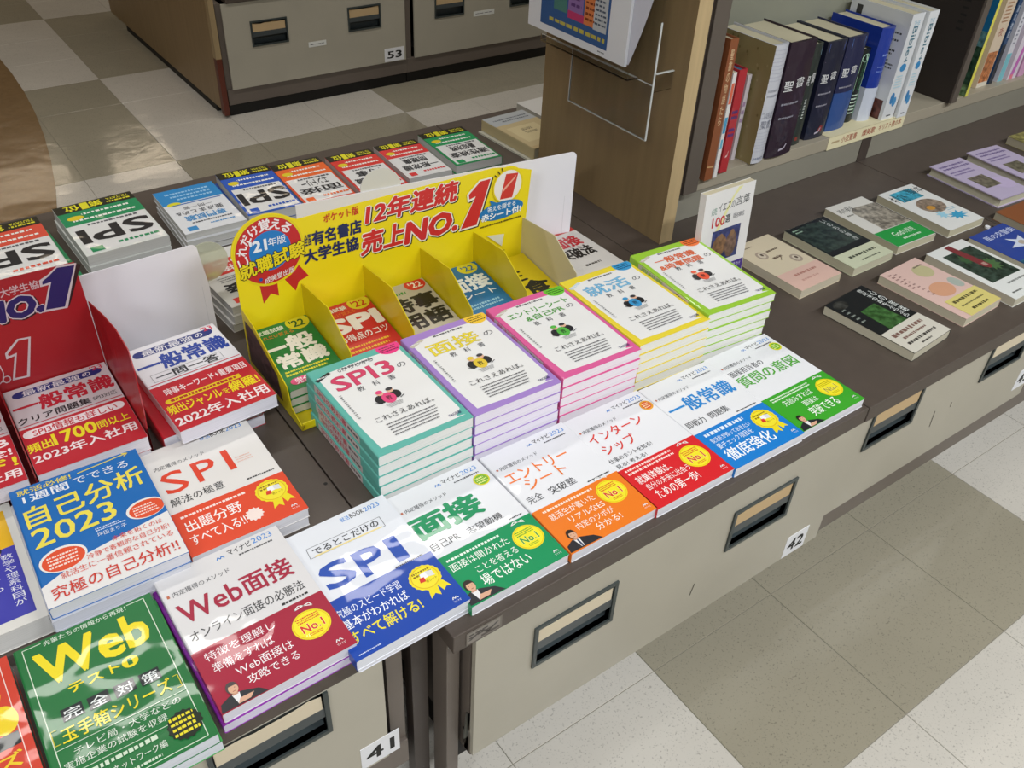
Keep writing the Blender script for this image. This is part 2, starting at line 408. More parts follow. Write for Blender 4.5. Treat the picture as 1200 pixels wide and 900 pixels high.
# scuffs on 43
# counter tops
def top(label, x0, x1, y0, y1, holes):
    o = MB().box(x0, y0, -.031, x1, y1, 0, BR).build('counter_top', bevel=.0012)
    tag(o, label, 'counter')
    for hx_, hy_ in holes:
        h = MB(); h.prism([(hx_ + .0028 * math.cos(a * .6283), hy_ + .0028 * math.sin(a * .6283)) for a in range(10)], .0001, .0004, 'z', BLK)
        h.build('screw_hole', o)
    return o
top('brown counter top at left under the glossy test books, over cabinet 41', -.83, -.0105, .041, 1.31, [(-.019, .311)])
top('brown counter top in the middle under the coloured book stacks, over cabinet 42', -.0085, .7735, 0, 1.31, [])
top('brown counter top under the spaced-out books, over cabinet 43', .7755, 1.5535, -.001, 1.31, [(1.535, .245)])
top('brown counter top farthest right, under the lilac book', 1.5555, 2.45, -.001, 1.31, [])
# corner sticker on the middle top
st = Print(lambda u, v, k: (.010 + u / 148 * .050, -.0008 - k * EPS, -.0265 + v / 210 * .021), kind='satin')
st.mb.box(.009, -.0008, -.027, .061, -.0002, -.005, mat('#6f675f', 'satin'))
st.rect(6, 10, 142, 200, '#857e76').line([(10, 60), (60, 150), (90, 60), (130, 150)], 16, '#3d3632').greek(8, 80, 110, 180, 2, '#3d3632', .6).rect(60, 20, 140, 60, '#4b433d')
tag(st.mb.build('sticker'), 'worn grey sticker on the front corner of the middle counter top', 'sticker')
# upright post between cabinets 41 and 42 and a metal latch
p = MB().box(-.036, .055, FLOOR + .001, -.012, .075, -.0315, mat('#3a312c', 'steel')).box(-.002, .025, FLOOR + .001, .017, .06, -.0315, FR)
tag(p.build('corner_post', bevel=.001), 'brown steel post in the dark gap between cabinets 41 and 42', 'post')
p = MB().prism([(0, 0), (.006, 0), (.010, .055), (.004, .058)], .0, .003, 'y', mat('#8d918f', 'metal')).box(.001, .003, -.02, .008, .006, .02, mat('#4a4540', 'metal'))
tag(p.build('latch', loc=(.0175, .012, -.26)), 'small bare metal latch beside the left edge of drawer 42', 'latch')
sc_ = MB()
for (a, b_, c_, d_) in ((1.03, -.125, 1.036, -.165), (1.085, -.128, 1.087, -.14), (.432, -.20, .428, -.225)):
    sc_.add([(a, -.0004 if a < .7 else .0036, b_), (a + .002, -.0004 if a < .7 else .0036, b_), (c_ + .001, -.0004 if a < .7 else .0036, d_), (c_ - .001, -.0004 if a < .7 else .0036, d_)], [(0, 1, 2, 3)], mat('#3c3830', 'matte'))
so = sc_.build('scuff_marks'); so['kind'] = 'stuff'; so['label'] = 'thin black scuff marks on the grey drawer fronts'; so['category'] = 'scuff'

# ------------------------------------------------------------------ far cabinets (number 53)
YF = 2.69
FK = dict(zb_=-.333, hz=(-.190, -.100), rail=(-.39, -.333), pl=(.02, 0))
cabinet('olive-grey drawer cabinet numbered 53 across the aisle', .725, .765, YF, .6, -.017, 0, (.658, .748, -.330, -.278, '53', 0), px=(.02, .756), hx=(.116, .505), cards=(1, 1), strip=(.335, .408, -.224, -.205), **FK)
cabinet('olive-grey drawer cabinet right of number 53 across the aisle', 1.490, .765, YF, .6, -.017, 0, None, px=(.034, .750), hx=(.130, .505), cards=(1, 1), strip=(.32, .425, -.207, -.187), **FK)
cabinet('olive-grey drawer cabinet mostly behind the wooden board across the aisle', 2.255, .765, YF, .6, -.017, 0, None, **FK)
e = thing('side_board', 'light wooden side board closing the cabinet row across the aisle', 'panel', (.70, YF, FLOOR))
WD = mat('#8a7250', 'wood')
MB().prism([(.0, .028), (.02, .028), (.02, .435), (0, .435)], .03, 1.42, 'y', WD).build('board', e, bevel=.001)
MB().box(0, 0, .22, .02, .029, .425, mat('#a08a66', 'wood')).build('edge_strip', e)
MB().box(-.0, -.0, .012, .02, .029, .22, mat('#5d2a1c', 'wood')).build('worn_edge_strip', e, ).__setitem__('label', 'worn red-brown edge strip')
MB().box(-.002, -.004, .4355, .022, 1.42, .46, mat('#d9d0b4', 'matte')).build('top_cap', e)
MB().box(.003, .09, .0008, .018, 1.2, .0275, BLK).build('plinth', e)
o = MB().box(.763, YF - .005, -.047, 3.03, YF + .62, -.012, BR).build('counter_top', bevel=.001)
tag(o, 'dark counter top over the far drawer cabinets', 'counter')

# ------------------------------------------------------------------ tall shelving
bd = thing('end_board', 'tall light wooden end board standing on the counter', 'board', (.846, .566, 0))
MB().box(0, 0, 0.0005, .0335, .411, 1.4, mat('#85704f', 'wood')).box(-.0001, -.0006, .0005, .0336, 0, 1.4, mat('#bda57c', 'wood')).build('board', bd)
sh = thing('bookshelf', 'steel bookshelf with grey-green back panel standing on the counter', 'bookshelf', (.88, .59, 0))
ox, oy = .88, .59
STL = mat('#5f564e', 'steel'); BACK = mat('#8f8f80', 'steel'); SHM = mat('#a59c8a', 'steel'); RIS = mat('#8d897c', 'steel')
def sbox(name, x0, y0, z0, x1, y1, z1, m, par=sh, bev=.0008): return MB().box(x0 - ox, y0 - oy, z0, x1 - ox, y1 - oy, z1, m).build(name, par, bevel=bev)
sbox('upright', .8805, .592, .082, .915, .97, 1.4, mat('#3a302b', 'steel')); sbox('upright', .9155, .588, .080, .955, .97, 1.4, STL)
up = sbox('upright', 1.868, .600, .0915, 1.892, .80, 1.4, STL)
up.data.materials.clear(); up.data.materials.append(STL)
sl = MB()
for k in range(9):
    z = .263 + .0165 * k
    sl.box(1.8668 - ox, .636 - oy, z, 1.8679 - ox, .651 - oy, z + .006, BLK)
for k in range(9):
    z = .55 + .0165 * k
    sl.box(1.8668 - ox, .636 - oy, z, 1.8679 - ox, .651 - oy, z + .006, BLK)
sd = MB().box(1.864 - ox, .606 - oy, .0915, 1.8668 - ox, .80 - oy, 1.4, mat('#2b231f', 'steel')).build('side_liner', sh)
sl2 = MB()
for zz in (.263, .2795, .296, .3125, .329, .3455, .362):
    sl2.box(1.8635 - ox, .636 - oy, zz, 1.8639 - ox, .652 - oy, zz + .005, BLK)
sl2.build('slots', sh)
sbox('back_panel', .956, .80, .0915, 1.866, .812, 1.4, BACK); sbox('back_panel', 1.893, .80, .0915, 2.9, .812, 1.4, BACK)
sbox('shelf_board', .956, .615, .062, 1.8765, .80, .091, SHM); sbox('shelf_board', 1.8775, .615, .062, 2.9, .80, .091, SHM)
sbox('shelf_board', .956, .625, .56, 1.8635, .799, .585, SHM); sbox('shelf_board', 1.893, .625, .56, 2.9, .799, .585, SHM)
sbox('riser_panel', .8805, .618, .0005, 1.549, .63, .0615, RIS); sbox('riser_panel', 1.586, .618, .0005, 2.9, .63, .0615, RIS)
sbox('riser_post', 1.5495, .6165, .0005, 1.5855, .63, .0615, mat('#4a403a', 'steel'))
# shelf label strip
lb = Print(lambda u, v, k: (1.408 + u * .0029, .6138 - k * EPS, .061 + v * .000145), 100, 210, kind='matte')
lb.mb.box(1.407, .6139, .0605, 1.6985, .6147, .0925, mat('#e9dfb8', 'matte')); lb.mb.box(1.407, .6139, .0913, 1.6985, .66, .0919, mat('#ddd3ad', 'matte'))
lb.greek(4, 90, 14, 130, 1, '#b9a37c', .9); lb.text('小型聖書', 16, 60, 36, 170, '#a85b45', w=.02); lb.text('讃美歌', 43, 60, 60, 170, '#a85b45', w=.02); lb.text('キリスト教の本', 65, 60, 96, 170, '#a85b45', w=.01)
tag(lb.mb.build('shelf_label'), 'cream label strip with brown lettering on the edge of the bible shelf', 'label')

# ------------------------------------------------------------------ ceiling lamps
for i, (x, y, sx, sy) in enumerate(LAMPS):
    l = thing('ceiling_light', 'white ceiling light, %s from the left above %s' % (['first', 'second', 'third', 'fourth'][i % 4], ['the front aisle', 'the book counter', 'the far aisle', 'the back of the shop'][i // 4]), 'lamp', (x, y, CEIL - .06), 0, 0, 'ceiling lights')
    MB().box(-sx / 2 - .03, -sy / 2 - .03, -.01, sx / 2 + .03, sy / 2 + .03, .059, mat('#e8e8e8', 'satin')).build('housing', l)

# ================================================================== covers
INK = '#26262a'
def portrait(p, cx, y0, s, hair='#241c18', suit='#22242a', kind=0):
    """half-length picture printed on the band: s = mm of head height"""
    p.poly([(cx - 1.5 * s, y0), (cx - 1.25 * s, y0 + .75 * s), (cx - .4 * s, y0 + 1.15 * s), (cx + .5 * s, y0 + 1.1 * s), (cx + 1.7 * s, y0 + .6 * s), (cx + 2.3 * s, y0 - .1 * s)], suit, 'satin')
    p.poly([(cx - .25 * s, y0 + 1.1 * s), (cx + .35 * s, y0 + 1.1 * s), (cx + .25 * s, y0 + .1 * s), (cx - .05 * s, y0 + .1 * s)], '#e8e6e6', 'satin')
    if kind == 1: p.poly([(cx + .0 * s, y0 + 1.0 * s), (cx + .16 * s, y0 + 1.0 * s), (cx + .2 * s, y0 + .2 * s), (cx + .06 * s, y0 + .05 * s), (cx - .02 * s, y0 + .2 * s)], '#3a4560', 'satin')
    if kind == 2: p.poly([(cx - .1 * s, y0 + .1 * s), (cx + .9 * s, y0 + .1 * s), (cx + 1.3 * s, y0 + .5 * s), (cx + .2 * s, y0 + .55 * s)], '#d9a98c', 'satin')
    p.rect(cx - .2 * s, y0 + 1.0 * s, cx + .25 * s, y0 + 1.4 * s, '#c8957a', 'satin')
    p.ell(cx, y0 + 1.75 * s, .48 * s, .6 * s, hair, 20, 'satin')
    p.ell(cx + .06 * s, y0 + 1.62 * s, .38 * s, .48 * s, '#dcab8c', 20, 'satin')
    p.poly([(cx - .4 * s, y0 + 1.95 * s), (cx + .42 * s, y0 + 1.9 * s), (cx + .3 * s, y0 + 2.25 * s), (cx - .25 * s, y0 + 2.3 * s)], hair, 'satin')
    for d in (-.12, .2): p.ell(cx + d * s, y0 + 1.7 * s, .05 * s, .035 * s, '#2a1e1a', 8, 'satin')
    p.line([(cx - .06 * s, y0 + 1.37 * s), (cx + .18 * s, y0 + 1.37 * s)], .05 * s, '#9a4a40')
def badge_no1(p, cx, cy, r, red='#d8352a', ribbon=True):
    if ribbon: p.line([(cx - 8, cy + r + 6), (cx - 2, cy + r + 10), (cx + 12, cy + r + 3), (cx + 10, cy + r + 8), (cx - 8, cy + r + 6)], 1.2, '#f4f4f0')
    p.ell(cx, cy, r, r * .98, '#f0dc22', 36).ell(cx, cy, r * .93, r * .91, '#e3b81e', 36).ell(cx, cy, r * .90, r * .88, '#f4e62e', 36)
    p.greek(cx - r * .62, cy + r * .25, cx + r * .6, cy + r * .68, 3, red, .62, 5, .0)
    p.text('No.1', cx - r * .58, cy - r * .38, cx + r * .6, cy + r * .14, red, w=.03, out='#fbf6c0', ow=.02)
    p.greek(cx - r * .35, cy - r * .72, cx + r * .35, cy - r * .5, 2, red, .5, 8, 0)
def logo_m(p, x, y, s, c):
    p.line([(x, y), (x + .8 * s, y + 1.6 * s), (x + 1.6 * s, y + .1 * s), (x + 2.4 * s, y + 1.6 * s), (x + 3.4 * s, y)], .45 * s, c)
def head_line(p, y=197, x=70):
    logo_m(p, x, y - 4, 2.6, '#2f7fd0'); p.text('マイナビ', x + 12, y - 4, x + 41, y + 4, INK, w=.02); p.text('2023', x + 43, y - 4, x + 68, y + 4, '#2f86d4')
    p.greek(x + 26, y - 12, x + 66, y - 8, 1, '#55555a', .7, 3, 0)
def method_lines(p, y=176):
    p.greek(6, y - 3, 9, y + 3, 1, '#c06a4a', .8, 2, 0); p.text('内定獲得のメソッド', 12, y - 4, 76, y + 3.5, '#4a4a4e')
def sheet(draw_top):
    return lambda p: draw_top(p)
def bandp(f):    # band prints use the same mm frame
    return f
def small_mark(p, x=133, y=10):
    logo_m(p, x, y + 2, 2.2, '#f6f6f6'); p.text('マイナビ', x - 1, y - 3, x + 9, y, '#f6f6f6')

BAND = 85 / 210.
def method_book(label, x, y, rz, color, dt, db, T=.0165, z=0, W=.148, D=.21, group='glossy white job-hunting books in the front row', tint='#e9e9ec'):
    return book(label, x, y, rz, z, W, D, T, cover=tint, spine='L', draw=dt, band=(BAND, color), band_draw=db, pages='#e4e3ea', group=group)

def t_men(p):
    head_line(p); p.ell(131, 172, 12, 11, '#e6dc20').ell(131, 172, 10, 9, '#7fb82a').greek(123, 165, 139, 178, 3, '#f4f6a0', .6)
    method_lines(p); p.text('面接', 5, 121, 104, 160, '#13905c', w=.05)
    p.text('自己PR', 8, 97, 50, 111, INK); p.text('志望動機', 62, 97, 116, 109, INK); p.greek(118, 88, 140, 92, 1, '#333', .6)
def b_men(p):
    p.rect(0, 0, 148, 85, '#12925a'); p.greek(12, 72, 92, 78, 1, '#e8f4e8', .7, 4, 0)
    p.text('面接は聞かれた', 10, 56, 97, 69, '#f4f8f0'); p.text('ことを答える', 36, 38, 98, 50, '#f4f8f0'); p.text('場ではない', 32, 16, 104, 34, '#f4f8f0', w=.01)
    badge_no1(p, 122, 52, 21, '#3a9a3a'); small_mark(p); portrait(p, 15, 2, 15, kind=2)
def t_ent(p):
    head_line(p, x=72); method_lines(p); p.text('エントリー', 8, 143, 112, 164, '#ee7a28', w=.01); p.text('シート', 24, 120, 92, 141, '#ee7a28', w=.01)
    p.text('完全', 8, 98, 32, 112, INK); p.text('突破塾', 44, 97, 88, 111, INK); p.greek(100, 88, 140, 92, 1, '#333', .6)
def b_ent(p):
    p.rect(0, 0, 148, 85, '#ee7c22'); p.greek(12, 74, 96, 80, 1, '#fbe8d4', .7, 4, 0)
    p.text('就活生が書いた', 14, 58, 88, 70, '#fbf4ea'); p.text('リアルなES', 34, 42, 92, 53, '#fbf4ea'); p.text('内定のツボが', 34, 27, 96, 38, '#fbf4ea'); p.text('分かる!', 56, 12, 98, 24, '#fbf4ea')
    badge_no1(p, 116, 58, 22); small_mark(p); portrait(p, 20, 2, 14, suit='#26262c', kind=1)
def t_int(p):
    head_line(p, x=74); p.ell(136, 174, 11, 11, '#e8a020').ell(136, 174, 8, 8, '#e04a28').greek(130, 168, 142, 180, 3, '#fbe8b0', .6)
    method_lines(p); p.text('インターン', 8, 146, 108, 166, '#dc3a30', w=.01); p.text('シップ', 12, 118, 72, 139, '#dc3a30', w=.01)
    p.text('仕事のホントを知る!', 4, 101, 84, 110, INK); p.text('見る! 考える!', 6, 88, 62, 96, INK)
def b_int(p):
    p.rect(0, 0, 148, 85, '#d9232b'); p.greek(10, 68, 96, 82, 2, '#fbe0d8', .6, 4, 0)
    p.text('就業体験は、', 12, 48, 74, 63, '#faf2ee', w=.01); p.text('自分の未来に出会う', 16, 33, 96, 45, '#faf2ee'); p.text('ための第一歩!', 18, 12, 96, 30, '#faf2ee', w=.01)
    badge_no1(p, 118, 50, 23); small_mark(p)
def t_ipp(p):
    head_line(p, x=70); method_lines(p); p.text('一般常識', 6, 128, 138, 160, '#1f86d0', w=.03); p.text('即戦力', 5, 98, 42, 112, INK); p.text('問題集', 52, 98, 92, 112, INK)
    p.greek(96, 88, 140, 92, 1, '#333', .6)
def b_ipp(p):
    p.rect(0, 0, 148, 85, '#1a7ed0'); p.greek(12, 70, 92, 80, 1, '#e8f0fa', .7, 4, 0)
    p.text('就活生が知っておきたい', 12, 56, 92, 66, '#f2f6fb'); p.text('要チェック項目を', 12, 42, 84, 53, '#f2f6fb'); p.text('徹底強化', 10, 14, 104, 38, '#f6f8fb', w=.02)
    badge_book(p, 120, 55, 22); small_mark(p)
def t_shi(p):
    head_line(p, x=74); p.ell(135, 174, 11, 11, '#e0dc20').ell(135, 174, 9, 8, '#6fb52a').greek(128, 168, 142, 180, 3, '#f4f6a0', .6)
    method_lines(p, 176); p.text('面接担当者の', 6, 150, 82, 164, '#3e3e42'); p.text('質問の意図', 4, 120, 136, 146, '#55a838', w=.015)
def b_shi(p):
    p.rect(0, 0, 148, 85, '#3ea52c'); p.greek(12, 70, 100, 80, 2, '#e8f4e0', .6, 4, 0)
    p.text('先読みすれば', 24, 54, 90, 67, '#f4f8ee'); p.text('面接は', 52, 38, 84, 50, '#f4f8ee'); p.text('突破できる', 46, 14, 108, 34, '#f4f8ee', w=.01)
    badge_no1(p, 122, 50, 22, '#b0a010'); small_mark(p); portrait(p, 20, 0, 13, kind=2)
def badge_book(p, cx, cy, r):
    p.poly([(cx - 6, cy - r + 3), (cx - 10, cy - r - 12), (cx - 2, cy - r - 7), (cx + 3, cy - r - 13), (cx + 6, cy - r + 2)], '#f0dc22')
    p.poly([(cx + 6, cy - r + 3), (cx + 9, cy - r - 9), (cx + 14, cy - r - 5), (cx + 20, cy - r - 8), (cx + 15, cy - r + 6)], '#f0dc22')
    p.star(cx, cy, r, '#f0dc22', 18, .95).ell(cx, cy, r * .85, r * .85, '#e0b41e', 32).ell(cx, cy, r * .8, r * .8, '#f4e232', 32)
    p.greek(cx - r * .6, cy + r * .2, cx + r * .6, cy + r * .65, 2, '#8a6a10', .65, 5, 0)
    p.poly([(cx - 5, cy - 2), (cx - 4, cy + 7), (cx + 4, cy + 8), (cx + 4, cy - 1)], '#f4f4f4').poly([(cx + 4, cy - 1), (cx + 4, cy + 8), (cx + 12, cy + 6), (cx + 12, cy - 3)], '#dedede')
    p.poly([(cx - 9, cy - 5), (cx - 7, cy + 2), (cx - 1, cy + 1), (cx - 2, cy - 6)], '#d83a2a'); p.text('赤シート', cx - 2, cy - r * .45, cx + r * .6, cy - r * .22, '#8a6a10')

method_book('glossy white book with green 面接 title and green band, front row', .0268, .0148, .4, '#12925a', t_men, b_men)
method_book('glossy white book with orange katakana title and orange band, front row', .1773, .0134, .1, '#ee7c22', t_ent, b_ent)
method_book('glossy white book with red katakana title and bright red band, front row', .3231, .0109, -.3, '#d9232b', t_int, b_int, W=.1475)
method_book('glossy white book with sky-blue title and blue band, front row', .4712, .0078, -.5, '#1a7ed0', t_ipp, b_ipp, W=.1475)
method_book('glossy white book with grass-green title and band, right end of front row', .6195, .0088, 0, '#3ea52c', t_shi, b_shi, W=.147)

def t_der(p):
    p.text('就活', 82, 195, 94, 203, '#2f86d4', w=.01); p.text('BOOK', 95, 195, 114, 203, INK, w=.01); p.text('2023', 115, 195, 136, 203, '#2f86d4')
    p.line([(24, 162), (26, 179), (125, 177), (124, 159), (24, 162)], .6, '#444'); p.line([(30, 163), (120, 160)], 2.5, '#f0dc9a'); p.text('でるとこだけの', 31, 164, 119, 175, INK, w=.015)
    p.text('S', 22, 104, 58, 143, '#2a52b0', w=.03); p.text('P', 66, 99, 98, 140, '#2a52b0', w=.03); p.text('I', 110, 97, 122, 138, '#2a52b0', w=.03); p.greek(100, 89, 138, 93, 1, '#444', .6)
def b_der(p):
    p.rect(0, 0, 148, 90, '#1846a8'); p.text('究極のスピード学習', 10, 61, 92, 74, '#f0f4fa'); p.text('基本がわかれば', 10, 42, 92, 57, '#f4f6fa', w=.01); p.text('すべて解ける!', 8, 20, 98, 38, '#f0e030', w=.02)
    badge_book(p, 121, 58, 20); small_mark(p, 130, 8); p.greek(6, 4, 34, 7, 1, '#c8d4f0', .6)
book('glossy white book with huge blue S P I letters, over the corner gap', -.123, .019, 1.0, .0072, .1525, .208, .0165, cover='#e6e8ee', draw=t_der, band=(90 / 210., '#1846a8'), band_draw=b_der, pages='#e4e6ee')
book('thin white book under the glossy book with huge blue letters', -.121, .020, 0.6, 0, .150, .206, .0070, cover='#dcdde4', pages='#e2e2ea')

def t_web(p):
    logo_m(p, 70, 196, 2.6, '#2f7fd0'); p.text('マイナビ', 84, 196, 112, 205, INK, w=.02); p.text('2023', 114, 197, 138, 206, '#2f86d4'); p.greek(94, 188, 136, 192, 1, '#555', .7)
    p.greek(5, 172, 8, 178, 1, '#c06a4a', .8); p.text('内定獲得のメソッド', 11, 171, 76, 179, '#4a4a4e')
    p.text('Web', 8, 128, 76, 157, '#a82440', w=.02); p.text('面接', 79, 127, 136, 158, '#a82440', w=.03); p.text('オンライン面接の必勝法', 7, 100, 136, 115, INK); p.greek(104, 90, 136, 96, 1, '#333', .6)
def b_web(p):
    p.rect(0, 0, 148, 87, '#a6223c'); p.text('特徴を理解し', 10, 68, 86, 80, '#f6eef0'); p.text('準備をすれば', 12, 50, 78, 63, '#f6eef0'); p.text('Web面接は', 30, 33, 92, 46, '#f6eef0'); p.text('攻略できる', 36, 17, 92, 29, '#f6eef0')
    badge_no1(p, 119, 50, 21); small_mark(p, 130, 10); portrait(p, 19, 1, 13, hair='#4a4040', kind=2)
book('white book with crimson title and band, man in suit at its foot', -.268, .035, .9, .0145, .156, .212, .0155, cover='#dfdcdc', draw=t_web, band=(87 / 210., '#a6223c'), band_draw=b_web, pages='#dcdae4')
book('purple-covered book under the white book with crimson band', -.271, .033, 1.3, 0, .156, .212, .0143, cover='#8a22a0', pages='#d9d2e6')

def t_gw(p):
    G = '#1d7038'
    p.frame(9, 4, 139, 206, .9, '#d8e4d0'); p.rect(28, 200, 120, 208, G); p.text('先輩たちの情報から再現！', 30, 200, 118, 207, '#dfe8d8')
    p.text('Web', 17, 147, 130, 192, '#f0da1e', w=.04); p.text('テスト', 38, 126, 90, 138, '#f0da1e', w=.03); p.ell(101, 131, 8.5, 7.5, '#f0da1e').text('1', 98.5, 127, 103, 135.5, G, w=.005)
    for i, ch in enumerate('完全対策'):
        x = 25 + i * 26; p.rect(x - 1, 96 - i, x + 20, 112 - i, '#20262a'); p.text(ch, x + 1, 97 - i, x + 18, 110 - i, '#e8ecea', w=.01)
    p.text('玉手箱シリーズ', 18, 72, 128, 90, '#ecd828', w=.02); p.line([(16, 74), (10, 74), (10, 92), (16, 92)], .8, '#d8c828'); p.line([(132, 72), (137, 72), (137, 88), (132, 88)], .8, '#d8c828')
    p.line([(9, 68), (139, 66)], .7, '#d8e4d0'); p.text('テレビ局・大学などの', 24, 54, 130, 63, '#dfe8da'); p.text('実施企業の試験を収録', 12, 42, 112, 51, '#dfe8da')
    p.line([(9, 37), (110, 36)], .7, '#d8e4d0'); p.greek(14, 26, 100, 34, 1, '#cfe0c8', .7); p.text('就活ネットワーク編', 34, 14, 102, 23, '#dfe8da'); p.greek(50, 6, 96, 11, 1, '#cfe0c8', .7)
    p.star(124, 28, 18, '#1a2418', 16, .9); p.greek(111, 16, 137, 42, 4, '#e8d828', .62, 3, .1)
book('green book with big yellow Web lettering, front left corner', -.426, .016, .1, .0165, .147, .212, .0165, cover='#1d7038', draw=t_gw, pages='#d8dce4')
book('lower green-spined book beneath the green book with yellow Web lettering', -.424, .018, -.3, 0, .147, .212, .0163, cover='#35a04a', pages='#d8dce4')
def t_a1(p):
    p.frame(9, 4, 139, 206, .9, '#f0d8d0'); p.text('Web', 17, 147, 130, 192, '#f0c81e', w=.05); p.rect(100, 96, 138, 112, '#20262a'); p.text('シリーズ', 18, 72, 136, 90, '#ecc828', w=.02); p.greek(12, 10, 130, 62, 4, '#f8e0d8', .5); p.ell(128, 130, 14, 18, '#f0d020')
book('red-orange test book cut off by the left frame edge', -.578, .020, .4, 0, .147, .21, .030, cover='#cf3d28', draw=t_a1, pages='#dcdce2')

def t_jiko(p):
    B = '#0f68b4'
    p.poly([(0, 0), (148, 0), (148, 78), (54, 60), (0, 34)], '#e9e6e4')
    p.text('就活必修!', 8, 196, 68, 206, '#e8d24a', w=.02); p.line([(76, 201), (136, 207)], 1.6, '#e8d24a'); p.line([(130, 209), (137, 207), (132, 203)], 1.6, '#e8d24a')
    p.text('1週間', 12, 179, 62, 193, '#e8ecf2', w=.02); p.text('でできる', 68, 181, 132, 195, '#e8ecf2')
    p.text('自己分析', 8, 137, 142, 173, '#eedc52', w=.025, skew=.06); p.text('2023', 8, 98, 98, 130, '#eedc52', w=.02, skew=.05)
    p.text('坪田まり子', 70, 78, 102, 85, '#e8ecf2'); p.greek(70, 87, 104, 94, 2, '#d0dcf0', .6)
    p.ell(128, 96, 22, 17, '#ece9e4').ell(129, 95, 20, 15, '#e2502a').greek(114, 86, 142, 104, 4, '#f8e0d4', .55)
    p.ell(30, 66, 25, 20, '#ece9e4').ell(30, 65, 22.5, 17.5, '#e2502a').greek(14, 54, 46, 76, 4, '#f8e0d4', .55, 4)
    p.text('未来を拓くのは', 82, 62, 138, 70, '#d8442e'); p.text('冷静で客観的な自己分析!', 52, 49, 142, 58, '#d8442e'); p.text('就活生に一番信頼されている', 22, 35, 142, 45, '#d8442e'); p.text('究極の自己分析!!', 8, 8, 142, 28, '#cf3a2c', w=.01)
book('blue and white book with yellow 2023 and two orange ovals', -.380, .245, -.9, .037, .156, .212, .018, cover='#0f68b4', draw=t_jiko, pages='#dadae2')
book('middle one of the stack beneath the blue book with yellow 2023', -.382, .242, -.4, .0185, .156, .211, .018, cover='#c9cad2', pages='#d6d6de')
book('lowest book of the stack beneath the blue book with yellow 2023', -.378, .243, -.6, 0, .156, .211, .018, cover='#c9cad2', pages='#d6d6de')
def t_b1(p):
    p.rect(0, 128, 139, 194, '#e9b41c'); p.rect(0, 14, 139, 128, '#3c3ca8'); p.rect(60, 140, 118, 178, '#f2efe6'); p.ell(112, 126, 13, 10, '#222'); p.ell(113, 121, 10, 9, '#e8b89a')
    p.vtext('数学や理系科目が', 122, 30, 134, 118, '#e8e8f0'); p.vtext('苦手でも', 102, 60, 116, 112, '#e8e8f0'); p.greek(70, 20, 100, 110, 5, '#d8d8ee', .5)
book('white-edged book with yellow and indigo picture, left frame edge', -.537, .262, -.5, .001, .155, .212, .030, cover='#e0ddd6', draw=t_b1, pages='#d8d5d0')
def t_rspi(p):
    p.text('就活', 80, 196, 94, 204, '#2f86d4', w=.01); p.text('BOOK', 95, 196, 115, 204, INK, w=.01); p.text('2023', 116, 196, 138, 204, '#2f86d4')
    p.text('内定獲得のメソッド', 10, 167, 76, 175, '#5a5a5e'); p.text('S', 11, 116, 40, 158, '#e0452c', w=.01); p.text('P', 52, 118, 80, 158, '#e0452c', w=.01); p.text('I', 94, 119, 101, 160, '#e0452c', w=.02)
    p.text('解法の極意', 8, 92, 76, 107, INK); p.greek(106, 126, 128, 140, 3, '#e8b8a8', .4); p.greek(104, 88, 142, 93, 1, '#444', .6)
def b_rspi(p):
    p.rect(0, 0, 148, 80, '#e24a2a'); p.greek(10, 66, 96, 72, 1, '#fbe6de', .7)
    p.text('出題分野', 10, 40, 80, 60, '#fbf4f0', w=.01); p.text('すべて入る!!', 8, 16, 76, 34, '#fbf4f0', w=.01); badge_book(p, 122, 54, 21); p.star(88, 26, 12, '#f8e4dc', 12, .8); small_mark(p, 131, 10)
book('white book with wide-spaced red-orange letters and red-orange band', -.221, .252, -.1, .017, .152, .211, .016, cover='#e6e2de', draw=t_rspi, band=(80 / 210., '#e24a2a'), band_draw=b_rspi, pages='#e0dee2')
book('lower white book under the one with wide-spaced red-orange letters', -.2205, .253, .2, 0, .151, .21, .0165, cover='#dad6d2', pages='#dcdade')

# saikyou general-knowledge books
def t_ippan(main, l2, band_):
    def f(p):
        p.ell(20, 192, 10, 8, '#1f2f78').ell(130, 193, 9, 8, '#1f2f78').rect(20, 184, 130, 200, '#1f2f78')
        p.text('最新最強', 24, 185, 106, 199, '#e9e6ea', w=.01); p.text('の', 110, 187, 122, 197, '#e9e6ea', w=.02); p.text("'23", 124, 196, 142, 207, '#d4304a', w=.02)
        p.text('一般常識', 5, 141, 144, 176, main, w=.048); l2(p)
        p.line([(2, 113), (146, 113)], 1.6, '#c22030'); band_(p)
    return f
def l2_a(p): p.text('クリア問題集', 4, 118, 104, 134, INK, w=.03); p.text('SPI3対応', 108, 121, 142, 132, INK)
def bd_a(p):
    p.rect(0, 0, 148, 107, '#b81e2c'); p.ell(12, 92, 9, 9, '#e6dadc').ell(134, 92, 9, 9, '#e6dadc').rect(12, 83, 134, 101, '#e6dadc'); p.text('SPI3情報も詳しい', 16, 84, 132, 100, '#b81e2c', w=.02)
    p.text('頻出', 2, 50, 34, 70, '#e8d41e', w=.03); p.text('1700', 36, 50, 94, 76, '#e8d41e', w=.04); p.text('問以上', 96, 52, 140, 70, '#e8d41e', w=.02); p.text('2023年入社用', 4, 24, 142, 44, '#eedede', w=.03)
def l2_b(p):
    p.frame(14, 118, 124, 136, .7, '#888'); p.text('一問一答', 20, 119, 118, 135, INK, w=.03)
